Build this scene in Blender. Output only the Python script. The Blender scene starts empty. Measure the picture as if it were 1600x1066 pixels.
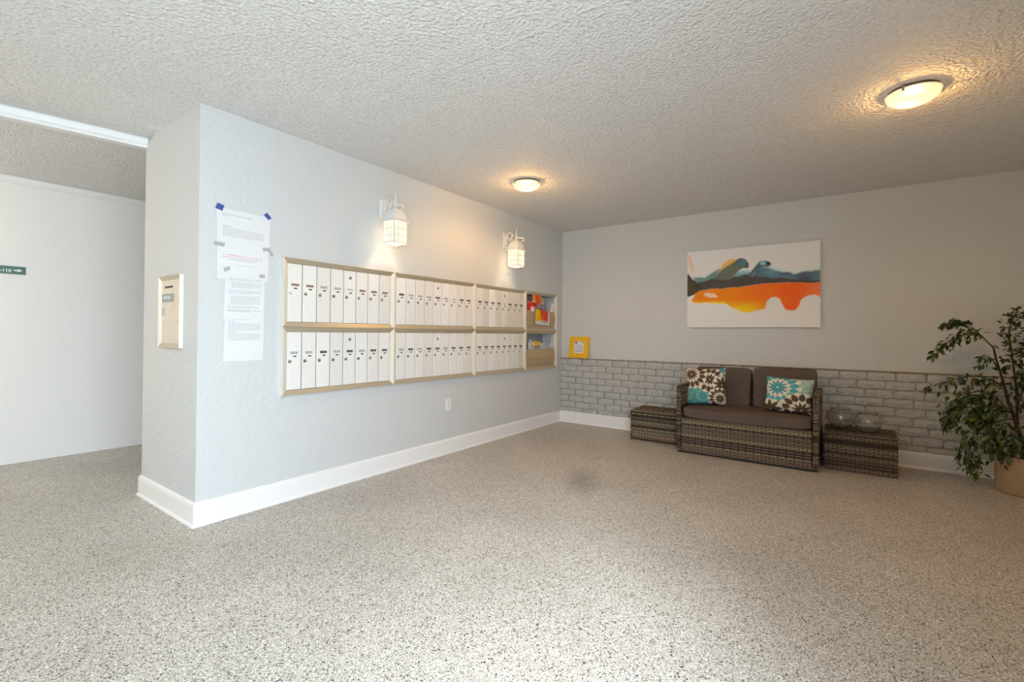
import bpy, bmesh, math, random
import numpy as np
from mathutils import Vector, Matrix, noise

S = bpy.context.scene
C = S.collection
PI = math.pi
H = 2.44

# ------------------------------------------------------------ camera, world, exposure
CAM = (3.0442, -5.3224, 1.1243)
YAW, PITCH, ROLL = .6256, .0084, .0080
def camera():
    f = Vector((-math.sin(YAW)*math.cos(PITCH), math.cos(YAW)*math.cos(PITCH), math.sin(PITCH)))
    r0 = Vector((math.cos(YAW), math.sin(YAW), 0)); u0 = r0.cross(f)
    r = r0*math.cos(ROLL)+u0*math.sin(ROLL); u = r.cross(f)
    cd = bpy.data.cameras.new('camera'); co = bpy.data.objects.new('camera', cd); C.objects.link(co)
    co.matrix_world = Matrix(((r.x, u.x, -f.x, CAM[0]), (r.y, u.y, -f.y, CAM[1]), (r.z, u.z, -f.z, CAM[2]), (0, 0, 0, 1)))
    cd.sensor_width = 36; cd.sensor_fit = 'HORIZONTAL'; cd.lens = 733.98/1600*36; cd.shift_y = -18.34/1600
    cd.clip_start = .02
    S.camera = co
camera()

SKY = 9.9
w = bpy.data.worlds.new('sky'); S.world = w; w.use_nodes = True
bg = w.node_tree.nodes['Background']
bg.inputs['Color'].default_value = (.74, .87, 1.0, 1); bg.inputs['Strength'].default_value = SKY
def light(name, kind, loc, energy, color, size=.05, rot=None, **kw):
    d = bpy.data.lights.new(name, kind); o = bpy.data.objects.new(name, d); C.objects.link(o)
    o.location = loc; d.energy = energy; d.color = color
    if kind == 'POINT': d.shadow_soft_size = size
    if rot: o.rotation_euler = rot
    for k, v in kw.items(): setattr(d, k, v)
    return o
# portal that guides sky light through the open side of the lobby (gives no light of its own)
po = light('sky_portal', 'AREA', (3.72, -6.1, 1.2), 1, (1, 1, 1), rot=(0, PI/2, 0), shape='RECTANGLE')
po.data.size = 2.45; po.data.size_y = 3.4; po.data.cycles.is_portal = True

sun = light('sun', 'SUN', (8, 2, 12), 3.7, (.82, .92, 1.0), rot=Vector((.67, -.74, .78)).to_track_quat('Z', 'Y').to_euler()); sun.data.angle = .38
S.view_settings.view_transform = 'Standard'; S.view_settings.look = 'None'
S.view_settings.gamma = 1; S.view_settings.use_curve_mapping = False
S.view_settings.exposure = 0.0
WARM = (1.0, .62, .25)
DISH = 138

# ------------------------------------------------------------ colour helpers
def l1(c): c /= 255; return c/12.92 if c <= .04045 else ((c+.055)/1.055)**2.4
def lin(r, g, b, k=1.0): return (min(1, l1(r)*k), min(1, l1(g)*k), min(1, l1(b)*k))

def mat(name, col, rough=.5, metal=0, bump=None, spec=.5, trans=0, emit=None, var=None, attr=False, coat=0):
    m = bpy.data.materials.new(name); m.use_nodes = True
    N, L = m.node_tree.nodes, m.node_tree.links
    b = N['Principled BSDF']
    b.inputs['Base Color'].default_value = (*col, 1); b.inputs['Roughness'].default_value = rough
    b.inputs['Metallic'].default_value = metal; b.inputs['Specular IOR Level'].default_value = spec
    b.inputs['Transmission Weight'].default_value = trans; b.inputs['Coat Weight'].default_value = coat
    tc = N.new('ShaderNodeTexCoord')
    if emit:
        b.inputs['Emission Color'].default_value = (*emit[0], 1); b.inputs['Emission Strength'].default_value = emit[1]
    src = None
    if attr:
        a = N.new('ShaderNodeAttribute'); a.attribute_name = 'Col'; src = a.outputs['Color']; L.new(src, b.inputs['Base Color'])
    if var:   # (scale, amount): gentle value variation
        n = N.new('ShaderNodeTexNoise'); n.inputs['Scale'].default_value = var[0]; n.inputs['Detail'].default_value = 4
        if len(var) > 2: 
            mp = N.new('ShaderNodeMapping'); mp.inputs['Scale'].default_value = var[2]; L.new(tc.outputs['Object'], mp.inputs['Vector']); L.new(mp.outputs['Vector'], n.inputs['Vector'])
        else: L.new(tc.outputs['Object'], n.inputs['Vector'])
        mr = N.new('ShaderNodeMapRange'); mr.inputs['From Min'].default_value = .3; mr.inputs['From Max'].default_value = .7
        mr.inputs['To Min'].default_value = 1-var[1]; mr.inputs['To Max'].default_value = 1+var[1]
        L.new(n.outputs['Fac'], mr.inputs['Value'])
        mx = N.new('ShaderNodeVectorMath'); mx.operation = 'SCALE'
        if src: L.new(src, mx.inputs[0])
        else: mx.inputs[0].default_value = col
        L.new(mr.outputs['Result'], mx.inputs['Scale']); L.new(mx.outputs['Vector'], b.inputs['Base Color'])
    if bump:  # (scale, distance, strength)
        n = N.new('ShaderNodeTexNoise'); n.inputs['Scale'].default_value = bump[0]; n.inputs['Detail'].default_value = 3
        L.new(tc.outputs['Object'], n.inputs['Vector'])
        bp = N.new('ShaderNodeBump'); bp.inputs['Distance'].default_value = bump[1]; bp.inputs['Strength'].default_value = bump[2]
        L.new(n.outputs['Fac'], bp.inputs['Height']); L.new(bp.outputs['Normal'], b.inputs['Normal'])
    return m

M = {}
PAINT = (.63, .64, .63)
M['wall'] = mat('grey_wall_paint', PAINT, .55, bump=(38, .012, .5), spec=.35)
M['hall'] = mat('white_hall_paint', (.86, .84, .80), .6, bump=(30, .006, .35), spec=.3)
M['pier'] = M['wall']
M['brick'] = mat('painted_brick', (.50, .50, .475), .6, bump=(60, .012, .55), spec=.3, var=(6, .04))
M['mortar'] = mat('painted_mortar', (.42, .42, .40), .8, bump=(90, .006, .6))
M['cap'] = mat('ledge_mortar', (.52, .46, .38), .8, bump=(90, .006, .5), var=(30, .15))
M['dark_gap'] = mat('dark_mortar_gap', (.20, .15, .11), .9, var=(40, .2))
M['trim'] = mat('white_trim_paint', (.86, .85, .83), .35, bump=(8, .002, .3))
M['tray'] = mat('white_plastic', (.82, .82, .80), .4, var=(20, .02))
M['champagne'] = mat('anodised_champagne', (.52, .44, .31), .38, .35, var=(90, .05, (1, .04, 1)))
M['champagne_lit_tone'] = mat('anodised_champagne_lit_tone', (.86, .80, .68), .35, .2, var=(90, .04, (1, 1, .04)))  # same metal as the rails, with the stiles' bright reflection put into its colour
M['champagne_dark'] = mat('anodised_champagne_worn', (.50, .385, .235), .45, .25, var=(60, .08, (1, .04, 1)))
DOORC = [(.88, .865, .82), (.90, .89, .86), (.84, .82, .77), (.78, .73, .64), (.90, .90, .89)]
M['door'] = [mat('anodised_door_%s' % n, c, .36, .12, var=(160, .035, (1, 1, .03))) for n, c in zip(('cream', 'pale', 'ivory', 'tan', 'bright'), DOORC)]
M['gapdark'] = mat('door_gap', (.27, .215, .15), .6, var=(40, .1))
M['lock'] = mat('nickel_lock', (.30, .29, .26), .35, .7, var=(200, .2))
M['lock_brass'] = mat('brass_lock', (.42, .38, .24), .35, .6, var=(200, .2))
M['lock_pale'] = mat('pale_lock', (.74, .74, .72), .35, .2, var=(200, .1))
M['steel_in'] = mat('bin_inner_metal', (.40, .41, .43), .4, .5, var=(25, .12))
M['black'] = mat('black_paint', (.012, .012, .012), .5, var=(50, .2))
M['print'] = mat('printed_colour', (.5, .5, .5), .65, attr=True, spec=.2)
M['cloth'] = mat('printed_cotton', (.5, .5, .5), .9, attr=True, spec=.1, bump=(700, .0006, .4))
M['paper'] = mat('white_paper', (.76, .76, .76), .8, spec=.2, var=(6, .015))
M['ink'] = mat('grey_ink', (.48, .48, .49), .8, spec=.1, var=(300, .1))
M['inkdark'] = mat('dark_ink', (.25, .25, .26), .8, spec=.1, var=(300, .1))
M['inkred'] = mat('red_ink', (.78, .24, .26), .8, spec=.1, var=(300, .1))
M['tape_blue'] = mat('blue_tape', (.045, .085, .30), .7, bump=(300, .001, .5), var=(60, .15))
M['tape_grey'] = mat('grey_tape', (.42, .42, .41), .55, bump=(200, .001, .5), var=(80, .15))
M['wicker'] = mat('woven_rattan', (.2, .15, .1), .5, attr=True, spec=.4, var=(220, .18))
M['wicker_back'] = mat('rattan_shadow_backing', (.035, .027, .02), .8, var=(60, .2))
M['stud'] = mat('black_stud', (.01, .01, .01), .5, var=(60, .2))
M['cushion'] = mat('taupe_fabric', (.130, .098, .080), .95, spec=.12, bump=(900, .0006, .4), var=(14, .05))
M['piping'] = mat('taupe_piping', (.105, .078, .062), .95, spec=.1, bump=(900, .0006, .4))
M['green'] = mat('green_sign_plastic', (.075, .165, .135), .4, var=(20, .05))
M['white_letter'] = mat('white_lettering', (.88, .92, .90), .5, var=(50, .02))
M['yellow'] = mat('yellow_frame_lacquer', (.88, .50, .012), .4, var=(10, .03))
M['pot'] = mat('tan_textured_pot', (.37, .255, .155), .7, spec=.25, bump=(160, .003, .5), var=(26, .07, (1, 1, .4)))
M['soil'] = mat('dark_moss', (.05, .045, .02), 1, bump=(120, .01, 1), var=(60, .4))
M['bark'] = mat('brown_bark', (.055, .03, .02), .8, bump=(90, .004, .8), var=(60, .3))
M['leaf'] = [mat('ficus_leaf_%s' % n, c, .38, spec=.5, var=(40, .18)) for n, c in (('dark', (.020, .040, .011)), ('mid', (.042, .082, .017)), ('light', (.11, .175, .035)), ('yellow', (.15, .14, .03)))]
M['glass'] = mat('clear_glass', (1, 1, 1), .0, trans=1, spec=.5)
M['lampwhite'] = mat('white_cast_metal', (.80, .79, .74), .4, bump=(60, .003, .4))
M['pan'] = mat('dull_pan_metal', (.10, .085, .06), .6, var=(40, .1))
M['chrome'] = mat('brushed_nickel', (.35, .30, .22), .4, .8, var=(80, .1))
M['concrete'] = mat('outdoor_concrete', (.66, .655, .63), .8, bump=(20, .01, .5), var=(3, .08))

def glow_mat(name, base, rim, hot, hot_strength, radius, center, clear=.28):
    """emission of a lit glass: brightest nearest its bulb, fading with distance from it"""
    m = mat(name, base, .4); N, L = m.node_tree.nodes, m.node_tree.links
    b = N['Principled BSDF']; tc = N.new('ShaderNodeTexCoord')
    d = N.new('ShaderNodeVectorMath'); d.operation = 'DISTANCE'; d.inputs[1].default_value = center
    L.new(tc.outputs['Object'], d.inputs[0])
    r = N.new('ShaderNodeValToRGB'); e = r.color_ramp.elements
    e[0].position = 0; e[0].color = (*[c*hot_strength for c in hot], 1)
    e[1].position = 1; e[1].color = (*rim, 1)
    mid = e.new(.42); mid.color = (*[h*hot_strength*.18+q*.8 for h, q in zip(hot, rim)], 1)
    mr = N.new('ShaderNodeMapRange'); mr.inputs['From Max'].default_value = radius
    L.new(d.outputs['Value'], mr.inputs['Value']); L.new(mr.outputs['Result'], r.inputs['Fac'])
    L.new(r.outputs['Color'], b.inputs['Emission Color']); b.inputs['Emission Strength'].default_value = 1
    out = N['Material Output']; tr = N.new('ShaderNodeBsdfTransparent'); tr.inputs['Color'].default_value = (1, .93, .82, 1)
    ms = N.new('ShaderNodeMixShader'); ms.inputs['Fac'].default_value = clear
    L.new(b.outputs[0], ms.inputs[1]); L.new(tr.outputs[0], ms.inputs[2]); L.new(ms.outputs[0], out.inputs['Surface'])
    return m
M['dome'] = glow_mat('lit_glass_dish', (.03, .025, .02), (1.15, .84, .54), (1, .90, .72), 2.2, .13, (-.03, .0, -.07), .42)
M['dome2'] = glow_mat('lit_glass_dish_far', (.03, .025, .02), (1.4, 1.1, .7), (1, .90, .70), 2.2, .13, (.03, .0, -.07), .42)
M['pane'] = glow_mat('lit_frosted_pane', (.03, .03, .025), (.98, .88, .68), (1, .93, .78), 1.5, .17, (0, 0, -.10))

def ceiling_mat():
    m = mat('knockdown_ceiling', (.86, .85, .83), .75, spec=.2)
    N, L = m.node_tree.nodes, m.node_tree.links; b = N['Principled BSDF']
    tc = N.new('ShaderNodeTexCoord')
    n = N.new('ShaderNodeTexNoise'); n.inputs['Scale'].default_value = 62; n.inputs['Detail'].default_value = 3; n.inputs['Roughness'].default_value = .6
    v = N.new('ShaderNodeTexVoronoi'); v.inputs['Scale'].default_value = 70; v.feature = 'SMOOTH_F1'
    L.new(tc.outputs['Object'], n.inputs['Vector']); L.new(tc.outputs['Object'], v.inputs['Vector'])
    sm = N.new('ShaderNodeMath'); sm.operation = 'MULTIPLY_ADD'; sm.inputs[1].default_value = -.6
    L.new(v.outputs['Distance'], sm.inputs[0]); L.new(n.outputs['Fac'], sm.inputs[2])
    # taped seams: soft ridges running along x at two places
    sp = N.new('ShaderNodeSeparateXYZ'); L.new(tc.outputs['Object'], sp.inputs[0])
    last = sm.outputs[0]
    for y in (-3.61, -1.64):
        a = N.new('ShaderNodeMath'); a.operation = 'ADD'; a.inputs[1].default_value = -y; L.new(sp.outputs['Y'], a.inputs[0])
        ab = N.new('ShaderNodeMath'); ab.operation = 'ABSOLUTE'; L.new(a.outputs[0], ab.inputs[0])
        mr = N.new('ShaderNodeMapRange'); mr.inputs['From Min'].default_value = 0; mr.inputs['From Max'].default_value = .012
        mr.inputs['To Min'].default_value = .22; mr.inputs['To Max'].default_value = 0; L.new(ab.outputs[0], mr.inputs['Value'])
        ad = N.new('ShaderNodeMath'); ad.operation = 'ADD'; L.new(last, ad.inputs[0]); L.new(mr.outputs['Result'], ad.inputs[1]); last = ad.outputs[0]
    gr = N.new('ShaderNodeMapRange'); gr.inputs['From Min'].default_value = .05; gr.inputs['From Max'].default_value = .5
    gr.inputs['To Min'].default_value = .80; gr.inputs['To Max'].default_value = .92; L.new(sm.outputs[0], gr.inputs['Value'])  # relief shading put into the colour: hollows of the bump darker
    cc = N.new('ShaderNodeVectorMath'); cc.operation = 'SCALE'; cc.inputs[0].default_value = (1, .99, .967); L.new(gr.outputs['Result'], cc.inputs['Scale']); L.new(cc.outputs['Vector'], b.inputs['Base Color'])
    bp = N.new('ShaderNodeBump'); bp.inputs['Distance'].default_value = .018; bp.inputs['Strength'].default_value = .85
    L.new(last, bp.inputs['Height']); L.new(bp.outputs['Normal'], b.inputs['Normal'])
    return m
M['ceiling'] = ceiling_mat()

def floor_mat():
    m = mat('chip_epoxy_floor', (.5, .5, .5), .42, spec=.35)
    N, L = m.node_tree.nodes, m.node_tree.links; b = N['Principled BSDF']
    tc = N.new('ShaderNodeTexCoord')
    def chips(scale, stops, rnd=1):
        v = N.new('ShaderNodeTexVoronoi'); v.inputs['Scale'].default_value = scale; v.inputs['Randomness'].default_value = rnd
        L.new(tc.outputs['Object'], v.inputs['Vector'])
        s = N.new('ShaderNodeSeparateColor'); L.new(v.outputs['Color'], s.inputs[0])
        r = N.new('ShaderNodeValToRGB'); r.color_ramp.interpolation = 'CONSTANT'
        el = r.color_ramp.elements
        for i, (p, c) in enumerate(stops):
            e = el[i] if i < 2 else el.new(p)
            e.position = p; e.color = (*c, 1)
        L.new(s.outputs[0], r.inputs['Fac']); return r, s
    r1, _ = chips(290, [(0, (.15, .13, .105)), (.08, (.32, .28, .225)), (.22, (.48, .44, .375)), (.55, (.61, .575, .515)), (.84, (.79, .77, .73))])
    r2, s2 = chips(195, [(0, (.035, .033, .035)), (.5, (.17, .14, .11)), (.75, (.85, .84, .82))])
    gt = N.new('ShaderNodeMath'); gt.operation = 'LESS_THAN'; gt.inputs[1].default_value = .075; L.new(s2.outputs[1], gt.inputs[0])
    mx = N.new('ShaderNodeMix'); mx.data_type = 'RGBA'; L.new(gt.outputs[0], mx.inputs['Factor'])
    L.new(r1.outputs['Color'], mx.inputs[6]); L.new(r2.outputs['Color'], mx.inputs[7])
    # broad soiling
    n = N.new('ShaderNodeTexNoise'); n.inputs['Scale'].default_value = 1.6; n.inputs['Detail'].default_value = 5; L.new(tc.outputs['Object'], n.inputs['Vector'])
    mr = N.new('ShaderNodeMapRange'); mr.inputs['From Min'].default_value = .3; mr.inputs['From Max'].default_value = .7
    mr.inputs['To Min'].default_value = .90; mr.inputs['To Max'].default_value = 1.06; L.new(n.outputs['Fac'], mr.inputs['Value'])
    sc = N.new('ShaderNodeVectorMath'); sc.operation = 'SCALE'; L.new(mx.outputs[2], sc.inputs[0]); L.new(mr.outputs['Result'], sc.inputs['Scale'])
    # a wedge-shaped scuff near the middle of the room
    mp = N.new('ShaderNodeMapping'); mp.inputs['Location'].default_value = (-1.38, 2.08, 0); L.new(tc.outputs['Object'], mp.inputs['Vector'])
    mp2 = N.new('ShaderNodeMapping'); mp2.inputs['Scale'].default_value = (1/.40, 1/.15, 1)
    mp3 = N.new('ShaderNodeMapping'); mp3.inputs['Rotation'].default_value = (0, 0, 1.1); L.new(mp.outputs['Vector'], mp3.inputs['Vector']); L.new(mp3.outputs['Vector'], mp2.inputs['Vector'])
    nn = N.new('ShaderNodeTexNoise'); nn.inputs['Scale'].default_value = 9; L.new(tc.outputs['Object'], nn.inputs['Vector'])
    ln = N.new('ShaderNodeVectorMath'); ln.operation = 'LENGTH'; L.new(mp2.outputs['Vector'], ln.inputs[0])
    ad = N.new('ShaderNodeMath'); ad.operation = 'ADD'; L.new(ln.outputs['Value'], ad.inputs[0]); L.new(nn.outputs['Fac'], ad.inputs[1])
    m2 = N.new('ShaderNodeMapRange'); m2.inputs['From Min'].default_value = .7; m2.inputs['From Max'].default_value = 1.6; m2.inputs['To Min'].default_value = .70; m2.inputs['To Max'].default_value = 1
    L.new(ad.outputs[0], m2.inputs['Value'])
    s3 = N.new('ShaderNodeVectorMath'); s3.operation = 'SCALE'; L.new(sc.outputs['Vector'], s3.inputs[0]); L.new(m2.outputs['Result'], s3.inputs['Scale'])
    L.new(s3.outputs['Vector'], b.inputs['Base Color'])
    bp = N.new('ShaderNodeBump'); bp.inputs['Distance'].default_value = .0015; bp.inputs['Strength'].default_value = .4
    n3 = N.new('ShaderNodeTexNoise'); n3.inputs['Scale'].default_value = 120; L.new(tc.outputs['Object'], n3.inputs['Vector'])
    L.new(n3.outputs['Fac'], bp.inputs['Height']); L.new(bp.outputs['Normal'], b.inputs['Normal'])
    return m
M['floor'] = floor_mat()

# ------------------------------------------------------------ mesh helpers
class MB:
    def __init__(s): s.v = []; s.f = []; s.m = []; s.c = None
    def add(s, vs, fs, mi=0):
        n = len(s.v); s.v += [tuple(v) for v in vs]; s.f += [tuple(i+n for i in f) for f in fs]; s.m += [mi]*len(fs); return s
    def box(s, x0, y0, z0, x1, y1, z1, mi=0):
        if x0 > x1: x0, x1 = x1, x0
        if y0 > y1: y0, y1 = y1, y0
        if z0 > z1: z0, z1 = z1, z0
        return s.add([(x0, y0, z0), (x1, y0, z0), (x1, y1, z0), (x0, y1, z0), (x0, y0, z1), (x1, y0, z1), (x1, y1, z1), (x0, y1, z1)],
                     [(0, 3, 2, 1), (4, 5, 6, 7), (0, 1, 5, 4), (1, 2, 6, 5), (2, 3, 7, 6), (3, 0, 4, 7)], mi)
    def tube(s, pts, r, n=8, mi=0, caps=True, aspect=1.0):
        pts = [Vector(p) for p in pts]; k = len(pts)
        rs = r if isinstance(r, (list, tuple)) else [r]*k
        vs = []; prev = None
        for i, p in enumerate(pts):
            t = (pts[min(i+1, k-1)]-pts[max(i-1, 0)]).normalized()
            if prev is None:
                a = Vector((0, 0, 1)) if abs(t.z) < .9 else Vector((1, 0, 0)); u = t.cross(a).normalized()
            else: u = (prev - t*prev.dot(t)).normalized()
            prev = u; w_ = t.cross(u)
            for j in range(n):
                a = 2*PI*j/n; vs.append(p+(u*math.cos(a)+w_*math.sin(a)*aspect)*rs[i])
        fs = [(i*n+j, i*n+(j+1) % n, (i+1)*n+(j+1) % n, (i+1)*n+j) for i in range(k-1) for j in range(n)]
        if caps: fs += [tuple(range(n))[::-1], tuple(range((k-1)*n, k*n))]
        return s.add(vs, fs, mi)
    def lathe(s, prof, n=24, mi=0, c=(0, 0), close=True, rot=0):
        """prof = [(r, z)...] about the z axis"""
        vs = []; ring = []
        for r, z in prof:
            if r < 1e-6: ring.append([len(vs)]*n); vs.append((c[0], c[1], z))
            else:
                b = len(vs); ring.append(list(range(b, b+n)))
                for j in range(n):
                    a = 2*PI*j/n+rot; vs.append((c[0]+r*math.cos(a), c[1]+r*math.sin(a), z))
        fs = []
        for i in range(len(prof)-1):
            for j in range(n):
                q = [ring[i][j], ring[i][(j+1) % n], ring[i+1][(j+1) % n], ring[i+1][j]]
                q2 = []
                for t in q:
                    if t not in q2: q2.append(t)
                if len(q2) >= 3: fs.append(tuple(q2))
        return s.add(vs, fs, mi)
    def xf(s, mtx, start=0):
        s.v[start:] = [tuple(mtx @ Vector(v)) for v in s.v[start:]]; return s
    def mesh(s, name, mats, smooth=False, bevel=0, seg=1):
        me = bpy.data.meshes.new(name); me.from_pydata(s.v, [], s.f)
        for m_ in (mats if isinstance(mats, (list, tuple)) else [mats]): me.materials.append(m_)
        me.polygons.foreach_set('material_index', s.m)
        if smooth: me.polygons.foreach_set('use_smooth', [True]*len(s.f))
        if s.c is not None:
            a = me.color_attributes.new('Col', 'FLOAT_COLOR', 'POINT')
            arr = np.ones((len(s.v), 4), dtype=np.float32); arr[:, :3] = np.array(s.c, dtype=np.float32); a.data.foreach_set('color', arr.ravel())
        if bevel:
            b = bmesh.new(); b.from_mesh(me)
            ed = [e for e in b.edges if len(e.link_faces) == 2 and e.calc_face_angle(0) > .5]
            bmesh.ops.bevel(b, geom=ed, offset=bevel, segments=seg, affect='EDGES', profile=.5); b.to_mesh(me); b.free()
        me.update(); return me
    def build(s, name, mats, parent=None, **kw):
        if parent is not None:
            o_ = world_loc(parent); s.v = [(x-o_[0], y-o_[1], z-o_[2]) for x, y, z in s.v]
        return put(name, s.mesh(name, mats, **kw), parent)
LOC = {}
def world_loc(o):
    x, y, z = o.location
    if o.parent: a = world_loc(o.parent); return (x+a[0], y+a[1], z+a[2])
    return (x, y, z)
def put(name, me, parent=None, loc=(0, 0, 0), rot=None):
    o = bpy.data.objects.new(name, me); C.objects.link(o); o.location = loc
    if rot: o.rotation_euler = rot
    if parent is not None: o.parent = parent
    return o
def thing(name, label, cat, loc=(0, 0, 0), group=None, rot=None):
    o = bpy.data.objects.new(name, None); C.objects.link(o); o.location = loc; o.empty_display_size = .05
    if rot: o.rotation_euler = rot
    return tag(o, label, cat, group)
def tag(o, label, cat, group=None):
    o['label'] = label; o['category'] = cat
    if group: o['group'] = group
    return o
def struct(name, mb, m, parent=None, **kw):
    o = mb.build(name, m, parent, **kw)
    if parent is None: o['kind'] = 'structure'
    return o
def copy_tree(o, parent=None):
    c = o.copy(); C.objects.link(c)
    if parent is not None: c.parent = parent
    for ch in list(o.children): copy_tree(ch, c)
    return c

# ------------------------------------------------------------ the room
RX = 4.55     # right wall
JX, JY = 3.55, -4.42    # jamb beside the camera where the lobby opens to the outside
EY = -7.8     # far jamb of the same opening
fl = MB(); fl.add([(-2.8, -10.1, 0), (JX+.15, -10.1, 0), (JX+.15, 2.2, 0), (-2.8, 2.2, 0), (-2.8, -10.1, -.15), (JX+.15, -10.1, -.15), (JX+.15, 2.2, -.15), (-2.8, 2.2, -.15)],
                  [(0, 1, 2, 3), (7, 6, 5, 4), (0, 4, 5, 1), (1, 5, 6, 2), (2, 6, 7, 3), (3, 7, 4, 0)])
fl.box(JX+.15, JY, -.15, RX+.15, .15, 0)
struct('floor', fl, M['floor'])
hx = lambda y: -.86-(-4.16-y)*.183          # the hall header runs very slightly off the lobby's axis
ce = MB()
for a, b in (((0, .15), None),): pass
def prism(mb, poly, z0, z1, mi=0):
    n = len(poly); vs = [(x, y, z0) for x, y in poly]+[(x, y, z1) for x, y in poly]
    mb.add(vs, [tuple(range(n))[::-1], tuple(range(n, 2*n))]+[(i, (i+1) % n, n+(i+1) % n, n+i) for i in range(n)], mi)
prism(ce, [(hx(-10.1), -10.1), (JX+.15, -10.1), (JX+.15, JY), (RX+.15, JY), (RX+.15, .15), (-.86, .15), (-.86, -4.16)], H, H+.2)
ceil = struct('ceiling', ce, M['ceiling'])
cs = MB(); cs.box(-.64, -4.262, H-.004, -.615, -4.19, H+.01); cs.build('ceiling_seam', M['trim'], ceil)
c2 = MB(); prism(c2, [(-2.8, -10.1), (hx(-10.1), -10.1), (-.86, -4.16), (-.86, 2.2), (-2.8, 2.2)], 2.40, H+.2)
struct('ceiling_hall', c2, M['ceiling'])
# mail wall pier with the recess for the open bins
PY = -4.193
wm = MB()
BX0, BX1, BZ0, BZ1, BD = -.832, -.212, .728, 1.592, -.17
wm.box(-.88, PY, 0, BD, .15, H); 
wm.box(BD, PY, 0, 0, BX0, H); wm.box(BD, BX1, 0, 0, .15, H)
wm.box(BD, BX0, 0, 0, BX1, BZ0); wm.box(BD, BX0, BZ1, 0, BX1, H)
struct('wall_left', wm, M['wall'])
wb = MB(); wb.box(0, 0, 0, RX+.15, .15, H); wall_back = struct('wall_back', wb, M['wall'])
wr = MB(); wr.box(RX, JY+.15, 0, RX+.15, 0, H); wr.box(JX, JY, 0, RX+.15, JY+.15, H); wr.box(JX, -9.95, 0, JX+.15, EY, H); struct('wall_right', wr, M['wall'])
wh = MB(); wh.box(-2.8, -10.1, 0, -2.638, 2.2, 2.40); struct('wall_hall', wh, M['hall'])
we = MB(); we.box(-2.638, 2.05, 0, -.88, 2.2, 2.40); struct('wall_hall_end', we, M['hall'])
wf = MB(); wf.box(-2.638, -10.1, 0, JX+.15, -9.95, H); struct('wall_front', wf, M['wall'])
# hall side of the pier continues behind the mail wall
ws = MB(); ws.box(-.88, .15, 0, -.75, 2.05, 2.40); struct('wall_hall_side', ws, M['hall'])
# outdoor paving beyond the opening
pv = MB(); pv.box(JX+.15, -26, -.16, 30, JY, -.002); pv.box(RX+.15, JY, -.16, 30, 14, -.002); struct('ground_paving', pv, M['concrete'])

def moulding(name, path, prof, m):
    """prof: [(out, z)] swept along a path of (x, y, nx, ny); nx, ny = outward offset direction at that corner"""
    mb = MB(); n = len(prof); vs = []
    for x, y, nx, ny in path: vs += [(x+nx*o, y+ny*o, z) for o, z in prof]
    fs = [(i*n+j, i*n+j+1, (i+1)*n+j+1, (i+1)*n+j) for i in range(len(path)-1) for j in range(n-1)]
    fs += [tuple(range(n)), tuple(range((len(path)-1)*n, len(path)*n))[::-1]]
    mb.add(vs, fs); return struct(name, mb, m)
BPROF = [(0, .001), (.024, .001), (.023, .010), (.018, .018), (.015, .021), (.015, .112), (.013, .120), (.013, .126), (.008, .134), (.0, .138)]
moulding('baseboard_left', [(-.88, -4.0, -1, 0), (-.88, PY, -1, -1), (0, PY, 1, -1), (0, -.060, 1, 0)], BPROF, M['trim'])
moulding('baseboard_back', [(0.012, -.052, 0, -1), (RX, -.052, 0, -1)], [(o, z*1.03) for o, z in BPROF], M['trim'])
moulding('baseboard_right', [(RX, -.075, -1, 0), (RX, JY+.15, -1, 1), (JX, JY+.15, -1, 1), (JX, JY, -1, -1), (JX+.15, JY, 0, -1)], BPROF, M['trim'])
# crown strip along the hall wall
moulding('trim_1', [(-2.638, -10, 1, 0), (-2.638, 2.05, 1, 0)], [(0, 2.345), (.014, 2.347), (.018, 2.360), (.016, 2.366), (.024, 2.384), (.028, 2.399), (0, 2.399)], M['trim'])
# white header moulding where the lobby ceiling meets the hall
hd = MB(); dx = Vector((.18, 1, 0)).normalized(); nn_ = Vector((1, -.18, 0)).normalized()
def hdr(o, z, y): x = hx(y); return (x+nn_.x*o, y+nn_.y*o, z)
HP = [(-.06, H-.012), (-.06, H-.068), (.004, H-.068), (.008, H-.060), (.006, H-.050), (.014, H-.046), (.018, H-.012), (.012, H-.001), (-.05, H-.001)]
vs = [hdr(o, z, y) for y in (-9.95, -4.165) for o, z in HP]; n_ = len(HP)
hd.add(vs, [(i, (i+1) % n_, n_+(i+1) % n_, n_+i) for i in range(n_)]+[tuple(range(n_))[::-1], tuple(range(n_, 2*n_))])
struct('trim_2', hd, M['trim'])

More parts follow.
